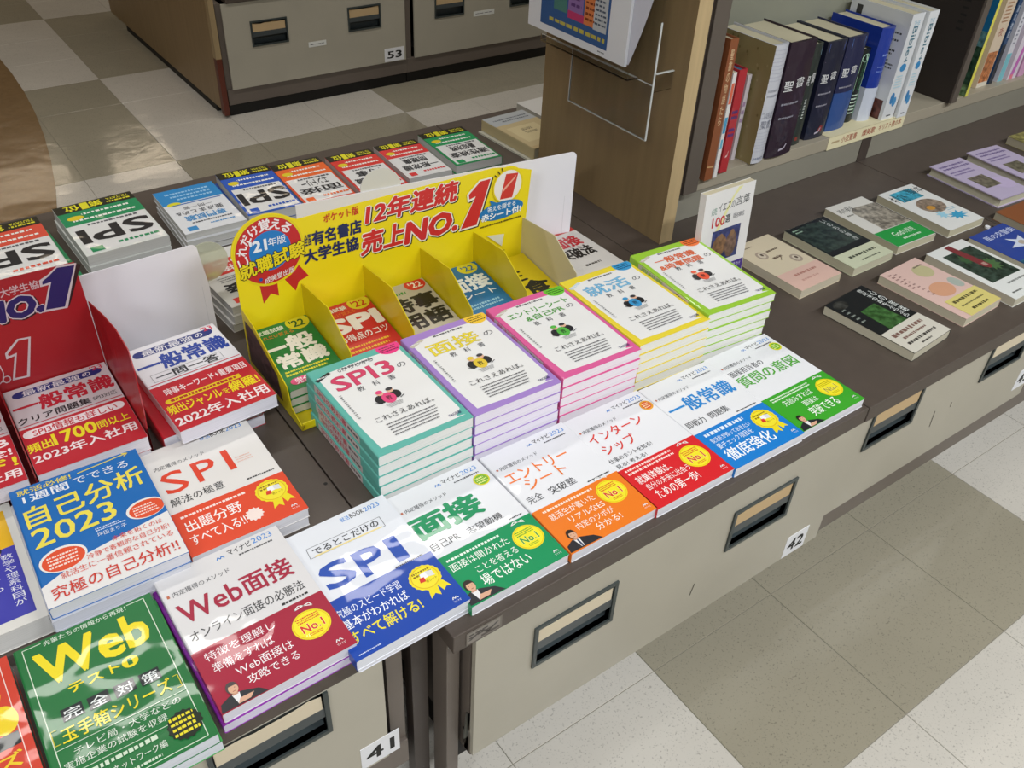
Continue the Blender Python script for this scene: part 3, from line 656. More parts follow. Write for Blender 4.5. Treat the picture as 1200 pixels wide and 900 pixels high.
def bd_b(p):
    p.rect(0, 0, 148, 107, '#bf2430'); p.text('時事キーワード+重要項目', 16, 80, 142, 96, '#f2e4e4', w=.02); p.ell(14, 67, 6, 5, '#e8c41e').rect(14, 62, 124, 72, '#e8c41e').greek(16, 63, 120, 71, 1, '#b03028', .7)
    p.text('頻出ジャンル', 4, 38, 84, 58, '#eed81e', w=.03); p.text('を', 86, 40, 96, 52, '#eed81e', w=.01); p.text('網羅!', 98, 38, 143, 60, '#eed81e', w=.03); p.text('2022年入社用', 4, 10, 143, 31, '#f2e4e4', w=.03)
book('white book with blue 一般常識 title and red lower half, top of stack beside red display', -.163, .441, 3.1, .0445, .142, .218, .0215, cover='#e4e2e6', draw=t_ippan('#22409c', l2_b, bd_b), pages='#e0dee8')
book('second book of the stack beside the red display, shifted left', -.182, .467, .5, .0222, .142, .198, .0215, cover='#bf2430', pages='#e0dee8')
book('bottom book of the stack beside the red display', -.178, .467, 2.2, 0, .142, .198, .0215, cover='#b01f2c', pages='#d8d6e0')
book('white and red book with red 一般常識 title lying inside the red display box', -.3395, .4590, .3, .0405, .139, .198, .022, cover='#d9cfd2', draw=t_ippan('#c42236', l2_a, bd_a), pages='#dcd6dc')
book('lower book in the red display box under the red-titled one', -.3390, .4595, .2, .0042, .138, .197, .036, cover='#b81e2c', pages='#d6d0d6')
def bd_c(p):
    p.rect(0, 0, 148, 107, '#b81e2c'); p.text('B', 126, 84, 142, 100, '#f0e4e4', w=.03); p.text('全!', 110, 62, 142, 80, '#f0e4e4', w=.03); p.text('ド!', 108, 36, 144, 58, '#e8d41e', w=.03); p.text('入社用', 70, 12, 144, 30, '#f0e4e4', w=.03)
book('red and white book at the left frame edge inside the red display box', -.487, .4590, .3, .0405, .137, .198, .022, cover='#d9cfd2', draw=t_ippan('#c42236', l2_a, bd_c), pages='#dcd6dc')

# ------------------------------------------------------------------ five textbook stacks
def figures(p, cx, cy, c):
    p.ell(cx - 12, cy + 2, 8, 9, '#26262a').ell(cx + 12, cy + 3, 8, 9, '#26262a').ell(cx, cy, 10, 12, c).ell(cx - 7, cy + 14, 5, 5, '#e8b89a').ell(cx + 9, cy + 14, 5, 5, '#e8b89a').ell(cx - 7, cy + 17, 5, 4, c).ell(cx + 9, cy + 17, 5, 3.5, '#3a3a40')
    p.text('教', cx - 4, cy - 5, cx + 4, cy + 5, '#26262a'); p.line([(cx - 22, cy - 2), (cx - 14, cy - 8)], 1.2, '#26262a').line([(cx + 22, cy - 4), (cx + 14, cy - 8)], 1.2, '#26262a')
    for k in range(4): p.line([(cx - 12 + k, cy - 17 - 2.2 * k + 4), (cx + 14 - k, cy - 17 - 2.2 * k + 4)], .9, '#888')
def t_text(border, disc, disc_c, titles, mc, mark='#2a2a6a', rib='#2a2a2e'):
    def f(p):
        p.poly([(8, 186), (9, 60), (12, 13), (60, 10.5), (142, 11), (142.5, 100), (142, 194), (84, 196.5), (20, 193)], '#ecebe9')
        p.poly([(129, 14), (142, 11), (142, 26)], border)
        p.ell(129, 203, 19, 17, disc).greek(115, 192, 143, 207, 3, disc_c, .5, 3, .1)
        p.poly([(2, 186), (27, 195), (29, 190), (5, 180)], rib).greek(7, 185, 24, 190, 1, '#e8e8e8', .5)
        p.greek(46, 188, 100, 194, 1, '#6a6a6e', .75)
        for t in titles: p.text(*t[:5], t[5], w=t[6], out=t[7] if len(t) > 7 else None, ow=.022)
        p.text('教', 44, 131, 54, 142, '#44444a'); p.text('科', 68, 131, 78, 142, '#44444a'); p.text('書', 93, 131, 103, 142, '#44444a')
        figures(p, 72, 98, mc); p.text('これさえあれば。', 32, 58, 122, 69, '#3a3a3e')
        p.greek(40, 22, 118, 52, 5, '#5a5a60', .4, 6, .15); p.text('TAC出版', 120, 16, 139, 22, mark, w=.02); p.greek(15, 78, 18, 138, 14, '#77777a', .6, 4, 0)
    return f
def sp_text(c, red):
    def f(p):
        p.rect(12, 1.2, 76, 8.6, '#d2c8c6'); p.text('SPI3の教科書' if red else '教科書', 16, 2.0, 58 if red else 44, 8, '#c03a50' if red else c, w=.02); p.greek(60, 2.5, 75, 7.5, 1, '#5a4a50', .6)
    return f
NTH = ['top', 'second', 'third', 'fourth', 'fifth', 'sixth', 'seventh']
def stack5(color, cname, x, y, rz, n, top, draw, pages, W=.148, D=.21, spread=.0014, red=False, jit=0.0, seed=1, thick=None):
    R = random.Random(seed); T = top / n - .0004
    for i in range(n):       # i = 0 lowest
        k = n - 1 - i
        label = ('%s %s-bordered textbook of its stack behind the front row' % (NTH[k], cname)) if k else 'top %s-bordered textbook with a drawing of two figures on its cover' % cname
        dx = 0 if k == 0 else R.uniform(-1, 1) * spread - jit * k; dy = 0 if k == 0 else R.uniform(-1, 1) * spread * .6; da = 0 if k == 0 else R.uniform(-1, 1) * .5
        book(label, x + dx, y + dy, rz + da, i * (T + .0004), W, D, T, cover=color, spine='L', draw=draw if k == 0 else None, pages=pages, spine_draw=sp_text(color, red), kind='gloss' if k == 0 else 'satin')
stack5('#5fb5a8', 'turquoise', .0242, .2314, .4, 5, .0905, t_text('#5fb5a8', '#f03a8a', '#5a1030', [('0からわかる', 40, 185, 96, 194, '#5a5a60', 0), ('SPI3', 20, 146, 112, 178, '#d8426a', .01, '#b83a58'), ('の', 118, 150, 132, 161, '#5a5a5e', 0)], '#e84a80'), '#e9e8e4', red=True, seed=3)
stack5('#a583cc', 'purple', .1733, .2310, -1.1, 5, .0915, t_text('#a583cc', '#f4c838', '#5a4410', [('面接', 22, 146, 106, 176, '#ecd83a', .01, '#b8a028'), ('の', 116, 152, 132, 163, '#5a5a5e', 0)], '#e8c83a', rib='#c8c0b0'), '#ece6f2', seed=5)
stack5('#e0609c', 'pink', .3291, .2340, -1.8, 5, .0892, t_text('#e0609c', '#6cc832', '#1a4010', [('エントリーシート', 18, 164, 132, 178, '#4f9a3a', .03), ('&自己PR', 40, 146, 112, 160, '#4f9a3a', .03), ('の', 118, 148, 132, 158, '#5a5a5e', 0)], '#58b848', rib='#c8c0b0'), '#f0e8ee', seed=7)
stack5('#ecd63a', 'yellow', .4795, .2345, -1.7, 5, .0907, t_text('#ecd63a', '#3a9ad0', '#0a2a50', [('就活', 20, 146, 106, 176, '#7cbce0', .01, '#3a88b8'), ('の', 116, 152, 132, 163, '#5a5a5e', 0)], '#3a98d0', rib='#c8d8e0'), '#efece0', seed=9)
stack5('#9ccc3c', 'lime-green', .6250, .2330, -4.6, 6, .0970, t_text('#9ccc3c', '#f47a3a', '#6a2008', [('一般常識', 24, 162, 112, 179, '#e86a3a', .02, '#b04820'), ('&時事問題', 20, 142, 112, 158, '#e86a3a', .02, '#b04820'), ('の', 120, 146, 134, 157, '#5a5a5e', 0)], '#f05a3a', rib='#c8c0b0'), '#efeee8', jit=.0022, seed=11)

# ------------------------------------------------------------------ yellow display box with pocket books
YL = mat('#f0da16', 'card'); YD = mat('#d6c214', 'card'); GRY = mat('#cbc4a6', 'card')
yb = thing('display_box', 'yellow cardboard display box with red No.1 lettering', 'display', (0, .615, .0005))
def arc(cx, cy, r, a0, a1, n=14): return [(cx + r * math.cos(math.radians(a0 + (a1 - a0) * i / n)), cy + r * math.sin(math.radians(a0 + (a1 - a0) * i / n))) for i in range(n + 1)]
hd = [(0, .012), (0, .19)] + arc(.0555, .197, .0575, 178, 62, 18) + [(.105, .2335), (.462, .2330)] + arc(.494, .193, .036, 100, 50, 6) + [(.545, .2115), (.532, .03)]
MB().prism(hd, 0, .0016, 'y', YL).build('header', yb)
hp = Print(lambda x, z, k: (x / 1000., -.0001 - k * EPS, z / 1000.), clip=False, kind='card')
CX, CZ = 56, 194
for (a, b, c) in (((31, 150), (36, 106), (53, 124)), ((82, 150), (114, 134), (92, 112))): pass
hp.poly([(33, 152), (36, 107), (50, 121), (62, 113), (62, 150)], '#c4282a').poly([(66, 152), (90, 113), (97, 128), (114, 133), (98, 160)], '#c4282a')
hp.ell(CX, CZ, 56, 59, '#e6d21a', 44).ell(CX, CZ, 52.5, 55, '#c4282a', 44).ell(CX + 2, CZ, 33, 33, '#1c7cc4', 36)
for i, ch in enumerate('これだけ覚える'):
    a = math.radians(190 - i * 24); r = 43; x, z = CX + 1 + r * math.cos(a), CZ + r * 1.02 * math.sin(a); s = 7.4 if ch != '覚' else 9
    hp.text(ch, x - s, z - s, x + s, z + s, '#f4ecec', w=.04, rot=math.degrees(a) - 90)
hp.text("'21", 28, 198, 53, 216, '#eef2f6', w=.05); hp.text('年版', 56, 201, 84, 215, '#eef2f6', w=.01)
hp.text('就職試験', 8, 165, 112, 190, '#ecd81c', w=.04, out='#2a2414', ow=.05, skew=.16)
hp.ell(37, 150, 3, 3, '#1c50a4', 10).text('成美堂出版', 43, 144, 92, 154, '#eee4e4', w=.02, skew=.16)
hp.text('ポケット版', 148, 216, 207, 230, '#cc3a20', w=.04)
hp.text('全国', 113, 185, 124, 205, '#1c2a58', w=.03); hp.text('有名書店', 126, 183, 210, 206, '#1c2a58', w=.05); hp.text('大学生協', 110, 155, 203, 178, '#1c2a58', w=.05)
hp.text('12年連続', 218, 193, 391, 229, '#cf2c2c', w=.05, sh=.15, out='#f2eee0', ow=.05, shadow=('#26241c', 2, -2))
hp.text('売上', 207, 141, 285, 181, '#cf2c2c', w=.05, sh=.15, out='#f2eee0', ow=.05, shadow=('#26241c', 2, -2))
hp.text('NO.', 288, 139, 388, 176, '#cf2c2c', w=.06, sh=.15, out='#f2eee0', ow=.05, shadow=('#26241c', 2, -2))
hp.poly([(396, 131), (434, 131), (463, 217), (437, 217), (412, 196), (414, 181), (426, 184)], '#26241c')
hp.poly([(393, 133), (432, 133), (460, 219), (434, 219), (409, 198), (411, 183), (423, 186)], '#f2eee0').poly([(397, 136), (430, 136), (457, 216), (436, 216), (413, 197), (414, 188), (427, 191)], '#cf2c2c')
hp.ell(494, 194, 32, 32, '#e6cf1a', 32).ell(494, 194, 29, 29, '#efe9e2', 32).poly([(478, 172), (504, 170), (515, 214), (489, 217)], '#cf3a30').poly([(482, 183), (508, 205), (511, 211), (484, 190)], '#eda890')
for a in (112, 125, 138): hp.line([(494 + 31 * math.cos(math.radians(a)), 194 + 31 * math.sin(math.radians(a))), (494 + 39 * math.cos(math.radians(a)), 194 + 39 * math.sin(math.radians(a)))], 2, '#3a3212')
hp.ell(482, 151, 47, 17, '#1c78b8', 36).poly([(462, 160), (456, 176), (478, 164)], '#1c78b8'); hp.text('答えを隠せる', 452, 153, 512, 163, '#e8eef2', w=.02); hp.text('赤シート付!', 440, 138, 524, 151, '#f4f6f8', w=.05); hp.greek(438, 126, 526, 130, 1, '#5a5010', .8, 2, 0)
hp.poly([(452, 108), (490, 102), (486, 78), (470, 92)], '#d8d8c8'); hp.greek(474, 66, 494, 70, 1, '#4a4410', .7)
hp.build('header_print', yb)
DIVP = [(0, .003), (0, .1225), (-.093, .130), (-.160, .088), (-.176, .012), (-.176, .003)]
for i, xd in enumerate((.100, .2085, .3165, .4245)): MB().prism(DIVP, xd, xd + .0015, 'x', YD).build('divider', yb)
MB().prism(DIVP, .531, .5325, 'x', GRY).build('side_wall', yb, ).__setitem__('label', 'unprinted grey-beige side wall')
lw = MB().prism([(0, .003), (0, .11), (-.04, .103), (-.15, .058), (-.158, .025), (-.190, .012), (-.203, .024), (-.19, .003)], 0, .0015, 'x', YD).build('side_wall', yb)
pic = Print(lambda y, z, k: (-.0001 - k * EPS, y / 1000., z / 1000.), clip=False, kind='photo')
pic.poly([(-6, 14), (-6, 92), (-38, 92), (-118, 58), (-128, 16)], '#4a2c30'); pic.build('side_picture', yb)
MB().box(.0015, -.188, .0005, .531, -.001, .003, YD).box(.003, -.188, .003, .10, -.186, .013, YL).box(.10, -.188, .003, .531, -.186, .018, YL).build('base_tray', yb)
NM = ['green', 'red', 'grey', 'blue', 'yellow']; ORD = ['leftmost', 'second', 'third', 'fourth', 'rightmost']
def pocket(bg, fn, label, i, cover_w=.095, n=2, d=.146, pitch=7.5, dx=0, y0=.464, hz=.021):
    r0 = None
    for k in range(n):
        z = .0045 + k * .0160
        book(label if k == n - 1 else '%s pocket book, %s, in the %s bay of the yellow box' % (NM[i], 'lowest of its pile' if k == 0 else 'middle of its pile', ORD[i]), .0022 + i * .108 + dx, y0 - .001 * k, 0, z, cover_w, d, .0158, cover=bg, draw=fn if k == n - 1 else None, pages='#d6d2c4', rx=pitch, name='pocket_book')
def pk_head(p, c1='#e6ead8', c2='#e07a2a'):
    p.text('就職試験', 10, 186, 80, 200, c1, w=.02); p.text('これだけ覚える', 8, 168, 96, 180, c2)
def pk1(p):
    p.ell(118, 196, 30, 24, '#d8cc2a').text("'22", 98, 182, 134, 204, '#1f5a28', w=.03); pk_head(p)
    p.text('一', 10, 130, 56, 136, '#eee8d8', w=.04); p.text('般', 62, 112, 128, 160, '#eee8d8', w=.05); p.text('常識', 18, 64, 136, 108, '#eee8d8', w=.05); p.greek(16, 50, 130, 58, 1, '#d8cc2a', .7); p.greek(14, 40, 120, 48, 1, '#d8cc2a', .8); p.ell(28, 22, 14, 10, '#d84a78').rect(28, 12, 110, 32, '#d84a78').text('完全', 26, 13, 62, 31, '#f4e8ea', w=.02)
def pk2(p):
    p.ell(118, 196, 30, 24, '#d8c82a').text("'22", 98, 182, 134, 204, '#c03020', w=.03); pk_head(p)
    p.text('SPI', 8, 112, 140, 160, '#efe6dc', w=.06); p.text('の得点のコツ', 8, 78, 140, 102, '#efe6dc', w=.02); p.greek(14, 54, 130, 64, 1, '#e0a82a', .7); p.greek(14, 40, 120, 50, 1, '#e0a82a', .8)
def pk3(p):
    p.ell(116, 196, 30, 22, '#cf3426').text("'22", 98, 184, 134, 204, '#f0e8d8', w=.03); p.greek(10, 172, 80, 184, 1, '#3a8a3a', .8)
    p.text('時事', 8, 108, 140, 160, '#24241e', w=.05); p.text('用語', 8, 48, 140, 100, '#24241e', w=.05); p.greek(14, 26, 120, 36, 1, '#6a6658', .8)
def pk4(p):
    p.ell(112, 194, 30, 22, '#d8cc2a').text("'22", 94, 182, 130, 202, '#1f6a98', w=.03); p.ell(40, 190, 24, 14, '#c83a38')
    p.text('面接', 14, 112, 138, 164, '#e8ece8', w=.05); p.text('シート', 30, 84, 134, 104, '#e8ece8', w=.02); p.greek(14, 44, 130, 66, 2, '#8ab8c8', .7)
def pk5(p):
    p.text('②', 14, 168, 60, 202, '#24241e', w=.05); p.text('生', 30, 112, 90, 160, '#24241e', w=.04); p.text('食', 54, 48, 134, 104, '#24241e', w=.05)
YB0 = .4640
pocket('#1e7a36', pk1, 'green pocket book with a white 一般常識 title in the yellow box', 0, n=3, hz=.02)
pocket('#c62c28', pk2, 'red pocket book with white S P I letters in the yellow box', 1, n=3)
pocket('#b8b09a', pk3, 'grey pocket book with black 時事用語 title in the yellow box', 2, n=3)
pocket('#1f6e9c', pk4, 'blue pocket book with white 面接 title in the yellow box', 3, n=3)
pocket('#d8c018', pk5, 'yellow pocket book with black lettering in the yellow box', 4, n=2)

# ------------------------------------------------------------------ red display box
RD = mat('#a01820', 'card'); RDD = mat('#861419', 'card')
rb = thing('display_box', 'red cardboard display box with navy No.1 lettering', 'display', (-.53, .4, .0005))
XB = -.53
MB().prism([(0, .003), (0, .2335), (.3285, .2305), (.3300, .164), (.3310, .003)], .26, .2615, 'y', RD).build('header', rb)
top_ = [(.2595, .166, 0), (.20, .173, .006), (.16, .173, .010), (.115, .166, .011), (.098, .143, .009), (.085, .115, .006), (.068, .092, .002), (.066, .070, .0)]
bot_ = [(.2595, .003), (.20, .003), (.16, .003), (.115, .003), (.098, .003), (.085, .003), (.078, .003), (.0665, .003)]
wv = []; wf = []
for (y_, z_, fx), (yb_, zb2) in zip(top_, bot_):
    zm = max(zb2 + .002, .0685)
    for xo in (0, .0015): wv += [(.3312 + xo, yb_, zb2), (.3312 + xo, y_, min(zm, z_)), (.3312 + xo + fx, y_, z_)]
for i in range(len(top_) - 1):
    a_ = 6 * i; c_ = a_ + 6
    for u_, v_ in ((0, 1), (1, 2)): wf += [(a_ + u_, c_ + u_, c_ + v_, a_ + v_), (a_ + 3 + v_, c_ + 3 + v_, c_ + 3 + u_, a_ + 3 + u_)]
    wf += [(a_ + 2, c_ + 2, c_ + 5, a_ + 5), (a_ + 3, c_ + 3, c_, a_)]
MB().add(wv, wf, RD).build('side_wall', rb)
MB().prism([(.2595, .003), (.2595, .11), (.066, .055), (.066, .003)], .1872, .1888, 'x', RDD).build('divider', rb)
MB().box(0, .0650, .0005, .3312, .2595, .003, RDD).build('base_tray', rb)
rp = Print(lambda x, z, k: (x / 1000. - XB, .2598 - k * EPS, z / 1000.), clip=False, kind='card')
rp.text('大学生協', -300, 206, -252, 219, '#c8a8ac', w=.03)
rp.poly([(-248, 170), (-223, 167), (-194, 225), (-199, 227)], '#2a1014')
rp.text('NO', -334, 170, -264, 200, '#231a5c', w=.07, sh=.15, out='#c8b8bc', ow=.05, shadow=('#2a1014', 2, -2)); rp.text('.', -261, 172, -255, 177, '#231a5c', w=.1, out='#c8b8bc', ow=.05)
rp.poly([(-257, 168), (-226, 165), (-199, 229), (-223, 232), (-238, 222), (-250, 217), (-251, 207), (-240, 207)], '#c8b8bc').poly([(-253, 171), (-229, 168), (-202, 226.5), (-224, 229), (-238, 219), (-246.5, 214.5), (-247.5, 209.5), (-236, 210.5)], '#231a5c')
rp.text('0.', -348, 78, -326, 108, '#a01820', w=.06, sh=.15, out='#c8b8bc', ow=.05)
rp.poly([(-322, 76), (-300, 74), (-282, 137), (-299, 139), (-319, 122), (-320, 112), (-309, 114)], '#c8b8bc').poly([(-318, 79), (-303, 77), (-285.5, 134.5), (-298, 136), (-316, 120), (-316, 116), (-305, 118)], '#a01820')
rp.build('header_print', rb)

# ------------------------------------------------------------------ white display backs (facing the other side)
WC = mat('#eceaf0', 'card')
wb = thing('card_panel', 'plain white cardboard back of a display, beside the red box', 'display', (-.205, .722, .0005), 0)
MB().prism([(0, 0), (0, .1725)] + [(.172, .1755)] + arc(.1765, .166, .0095, 90, 20, 5) + [(.1935, .10), (.1935, 0)], 0, .0018, 'y', WC).box(.182, -.0003, .0, .1824, 0, .10, mat('#cfced4', 'matte')).build('panel', wb)
MB().prism(arc(.213, .105, .036, 0, 360, 26)[:-1], .06, .0615, 'y', mat('#e2e4d2', 'frost')).box(.186, .0018, .075, .1878, .0600, .11, mat('#e2e4d2', 'frost')).build('round_tab', wb).__setitem__('label', 'translucent pale round tab')
wb2 = thing('card_panel', 'plain white cardboard back of a display, between yellow box and wooden board', 'display', (.16, .752, .0005), -12)
MB().prism([(0, 0), (0, .182), (.505, .2065)] + arc(.512, .197, .010, 90, 0, 5) + [(.522, 0)], 0, .0018, 'y', WC).box(.504, -.0003, 0, .5044, 0, .12, mat('#cfced4', 'matte')).build('panel', wb2)
MB().prism(arc(.148, .190, .036, 0, 360, 26)[:-1], .002, .0035, 'y', mat('#dcdcdc', 'card')).build('round_tab', wb2)

# ------------------------------------------------------------------ books facing the other side (far row)
def t_far(col, title, tc='#26262a', strip='第1位', sub=True, yc=(112, 166), two=None, topc=None):
    def f(p):
        p.rect(7, 84, 141, 203, '#dddcda'); p.rect(0, 32, 148, 88, col)
        if strip:
            p.rect(0, 0, 148, 33, '#25241c'); p.text('TSUTAYA', 8, 6, 50, 15, '#d8d02a', w=.02); p.greek(8, 18, 54, 26, 1, '#d8d02a', .8); p.text('第', 60, 5, 84, 28, '#e6de2a', w=.03); p.text('1', 88, 4, 98, 30, '#e0d82a', w=.04); p.text('位', 103, 5, 130, 28, '#e6de2a', w=.03)
        p.greek(14, 64, 132, 78, 1, '#f0efe6', .55, 3, .1); p.greek(20, 42, 110, 56, 1, '#f0efe6', .55, 4, .1); p.ell(122, 60, 15, 9, '#e0c82a')
        p.greek(20, 92, 128, 102, 1, '#5a5a60', .7, 5)
        if two: p.text(two[0], 14, 142, 132, 170, tc, w=.025); p.text(two[1], 34, 106, 112, 134, tc, w=.025)
        else: p.text(title, 10, yc[0], 136, yc[1], tc, w=.04)
        p.greek(10, 182, 90, 192, 1, topc or col, .9, 6, .1); p.rect(112, 184, 134, 202, topc or col)
    return f
FG = 'test-prep books turned to face the far side'
def far_stack(label, x, y, yaw, W, D, ztop, n, cover, draw, lower, pages='#bdbcb8', shift=.004, group=None):
    T = ztop / n - .0004; R = random.Random(int(x * 1000) + 5)
    for i in range(n):
        k = n - 1 - i
        book(label if not k else '%s book down under the %s' % (NTH[k], lower), x + (R.uniform(-1, 1) * shift if k else 0), y + (R.uniform(-1, 1) * shift if k else 0), yaw + (R.uniform(-1, 1) * 1.2 if k else 0), i * (T + .0004), W, D, T, cover=cover, draw=draw if not k else None, pages=pages, flip=True, spine='L')
far_stack('reversed white book with red stripe and black SPI at left edge, far row', -.318, 1.015, 1.6, .153, .210, .036, 2, '#dddbd8', t_far('#d8503c', 'SPI'), 'far-row red-striped book at the left edge')
far_stack('reversed green book with big black SPI, far row', -.135, 1.011, 1.8, .148, .213, .045, 2, '#d9dbd6', t_far('#1f8a58', 'SPI'), 'far-row green SPI book')
book('green and white book half hidden under the left side of the far-row green SPI book', -.162, 1.000, 3.5, .0, .012, .20, .018, cover='#2a8a58', flip=True, pages='#c8c8c4')
book('book with black and yellow strip, just behind the plain white card panel at left', -.150, .790, 2.5, .0, .135, .19, .028, cover='#dcdad6', draw=t_far('#d86040', 'SPI'), flip=True, pages='#c2c0ba')
def t_d3(p):
    p.rect(0, 0, 148, 72, '#2a86c4'); p.greek(20, 14, 130, 60, 3, '#9cc8e8', .5); p.ell(122, 72, 16, 9, '#e0d42a'); p.rect(10, 76, 130, 80, '#2a68b0')
    p.text('一問一答', 40, 92, 110, 106, '#4a4a50'); p.text('要点まとめ&', 22, 112, 134, 130, '#3a3a40', w=.01); p.text('専門試験', 26, 136, 122, 160, '#3a8ac4', w=.03); p.greek(20, 166, 120, 174, 1, '#4a4a50', .7); p.greek(20, 182, 80, 190, 1, '#3a8ac4', .7); p.rect(112, 184, 134, 202, '#3a8ac4')
far_stack('reversed sky-blue and white book, far row between green and navy-blue ones', .040, 1.006, -.4, .121, .193, .042, 3, '#dcdde0', t_d3, 'sky-blue and white far-row book')
far_stack('reversed blue-edged book with big black SPI, far row', .168, 1.016, -3.2, .112, .207, .042, 2, '#2a58b0', t_far('#2a58b8', 'SPI', topc='#2a58b8'), 'far-row blue SPI book')
far_stack('reversed orange-banded book, far row right of the blue one', .283, 1.005, -2.6, .111, .203, .041, 2, '#d8502e', t_far('#e8682e', '', two=('面接', 'エントリー')), 'orange-banded far-row book')
far_stack('reversed red-banded book, far row, second from the right green one', .404, .997, -3.3, .108, .195, .040, 2, '#cc3430', t_far('#d83a34', '', two=('一般常識', '時事')), 'red-banded far-row book next to the orange one')
far_stack('reversed red-banded book, far row, directly left of the green-edged one', .523, 1.007, -3.5, .104, .182, .040, 2, '#dcdad8', t_far('#d83a3c', '', two=('一般常識', '問題集')), 'red-banded far-row book nearest the green-edged one')
far_stack('reversed green-edged book at the right end of the far row', .645, 1.011, -3.6, .118, .188, .040, 2, '#1f8a50', t_far('#1f9458', '', two=('適性検査', '最短攻略')), 'green-edged book at the right end of the far row')
# obi points hanging in front of the page edges
def t_d12(p):
    p.rect(0, 40, 148, 96, '#cc3a34'); p.ell(122, 84, 16, 8, '#e0c82a'); p.text('面接', 40, 66, 100, 88, '#eee6e2', w=.03); p.greek(16, 46, 110, 60, 1, '#eee6e2', .8); p.greek(20, 104, 130, 126, 3, '#5a5a60', .4)
    p.text('面接', 24, 134, 126, 166, '#26262a', w=.05); p.rect(108, 184, 132, 202, '#d8433a')
far_stack('reversed white and red book in the gap between white panel and yellow box', .016, .716, 4, .118, .19, .050, 3, '#d8d6d2', t_d12, 'white-red book left of the yellow box')
def t_d9(p):
    p.rect(0, 0, 148, 58, '#a8acae'); p.greek(14, 20, 134, 46, 2, '#5a5e68', .5); p.rect(0, 58, 148, 210, '#b8a67e'); p.rect(30, 80, 130, 170, '#c6b68c'); p.text('随想', 60, 96, 96, 110, '#5a5040'); p.greek(56, 116, 100, 128, 2, '#5a5040', .6); p.rect(0, 196, 148, 210, '#b39c72')
book('beige hardcover with grey band behind the wooden board, far side', .860, 1.012, 2.6, .004, .128, .205, .028, cover='#b8a880', draw=t_d9, flip=True, pages='#b2ab92', hard=True, spine='R', name='hardcover_book', kind='satin')
book('thin light book under the beige hardcover behind the wooden board', .853, 1.010, 3.2, 0, .132, .207, .0038, cover='#c4c2b4', flip=True, pages='#c4c0b0')
book('white-covered book behind the wooden board, mostly hidden', 1.005, 1.09, 2, 0, .12, .185, .028, cover='#d2d0cc', flip=True, pages='#b8b4a8')
def t_d11(p):
    p.rect(0, 186, 148, 210, '#b8302c'); p.greek(60, 192, 110, 200, 1, '#e8b8a8', .8); p.text('面接', 60, 132, 128, 172, '#c02f36', w=.05); p.text('突破法', 40, 88, 128, 126, '#2a2622', w=.05); p.greek(66, 50, 110, 62, 1, '#5a5650', .6); p.rect(0, 0, 148, 14, '#b8302c')
for i in range(2): book(('white and red book with red 面接 title, leaning against the wooden board foot' if i else 'lower book beneath the red 面接 one at the foot of the wooden board'), .560, .475, 1, .001 + .0205 * i, .128, .188, .020, cover='#cfcac4', draw=t_d11 if i else None, pages='#c8c4ba', kind='satin')

# ------------------------------------------------------------------ spaced-out books on the right-hand counter
def r_1(p):
    p.rect(0, 0, 148, 70, '#d8b4a6'); p.greek(40, 44, 120, 56, 1, '#b07c70', .7); p.greek(40, 22, 100, 34, 1, '#c09488', .6)
    for cx, cy in ((46, 148), (112, 100)): p.ell(cx, cy, 15, 16, '#a89888').ell(cx, cy, 9, 11, '#ccc0ac').ell(cx + 2, cy + 2, 4, 5, '#5a4a40')
    p.greek(70, 150, 110, 158, 1, '#6a5a4c', .8); p.greek(60, 120, 90, 130, 1, '#6a5a4c', .8); p.greek(20, 186, 60, 192, 1, '#8a7a6a', .6); p.line([(70, 110), (82, 120), (78, 132)], 1.2, '#6a5a4c')
def r_2(p):
    p.rect(0, 62, 148, 210, '#14181a', 'satin'); p.poly([(6, 80), (6, 196), (80, 204), (140, 190), (142, 84)], '#1f3026', 'photo'); p.greek(14, 180, 40, 200, 2, '#9ab8a0', .5); p.vtext('いのちの輝き', 118, 84, 132, 200, '#c8ccc8')
    p.rect(0, 0, 148, 62, '#c9cdb0'); p.greek(30, 30, 130, 46, 1, '#4a4e40', .6); p.greek(50, 12, 120, 22, 1, '#5a5e50', .5)
def r_3(p):
    p.poly([(44, 70), (44, 160), (62, 178), (147, 174), (147, 70)], '#968e80', 'photo'); p.text('峠の発見', 14, 168, 70, 190, '#3a3a36'); p.greek(16, 150, 40, 160, 1, '#6a6a60', .6)
    p.rect(0, 2, 148, 68, '#249a44'); p.text('God', 40, 34, 74, 52, '#e6f0e0', w=.01); p.text('の思想', 78, 34, 118, 52, '#e6f0e0'); p.greek(50, 16, 120, 26, 1, '#cfe8cc', .7)
def r_4(p):
    p.rect(26, 148, 112, 196, '#3a9ab4', 'photo'); p.text('キリスト', 8, 150, 62, 186, '#2a3034', w=.01); p.text('教の本', 88, 166, 142, 198, '#2a3034'); p.ell(80, 106, 44, 34, '#8a7868', 30, 'photo'); p.ell(66, 98, 14, 10, '#c8903a', 14)
    p.star(98, 42, 34, '#3aa0c8', 9, .5, 22); p.star(60, 60, 20, '#9cd0e4', 8, .5); p.greek(96, 66, 136, 80, 2, '#8ab8cc', .4)
def r_5(p):
    p.rect(30, 56, 100, 116, '#6a6452', 'photo'); p.greek(14, 168, 140, 196, 2, '#6a5a8c', .6, 4); p.greek(14, 136, 120, 160, 2, '#7a6a9c', .55, 9); p.ell(110, 60, 40, 30, '#c4b4d4', 20).rect(30, 56, 100, 116, '#6a6452', 'photo')
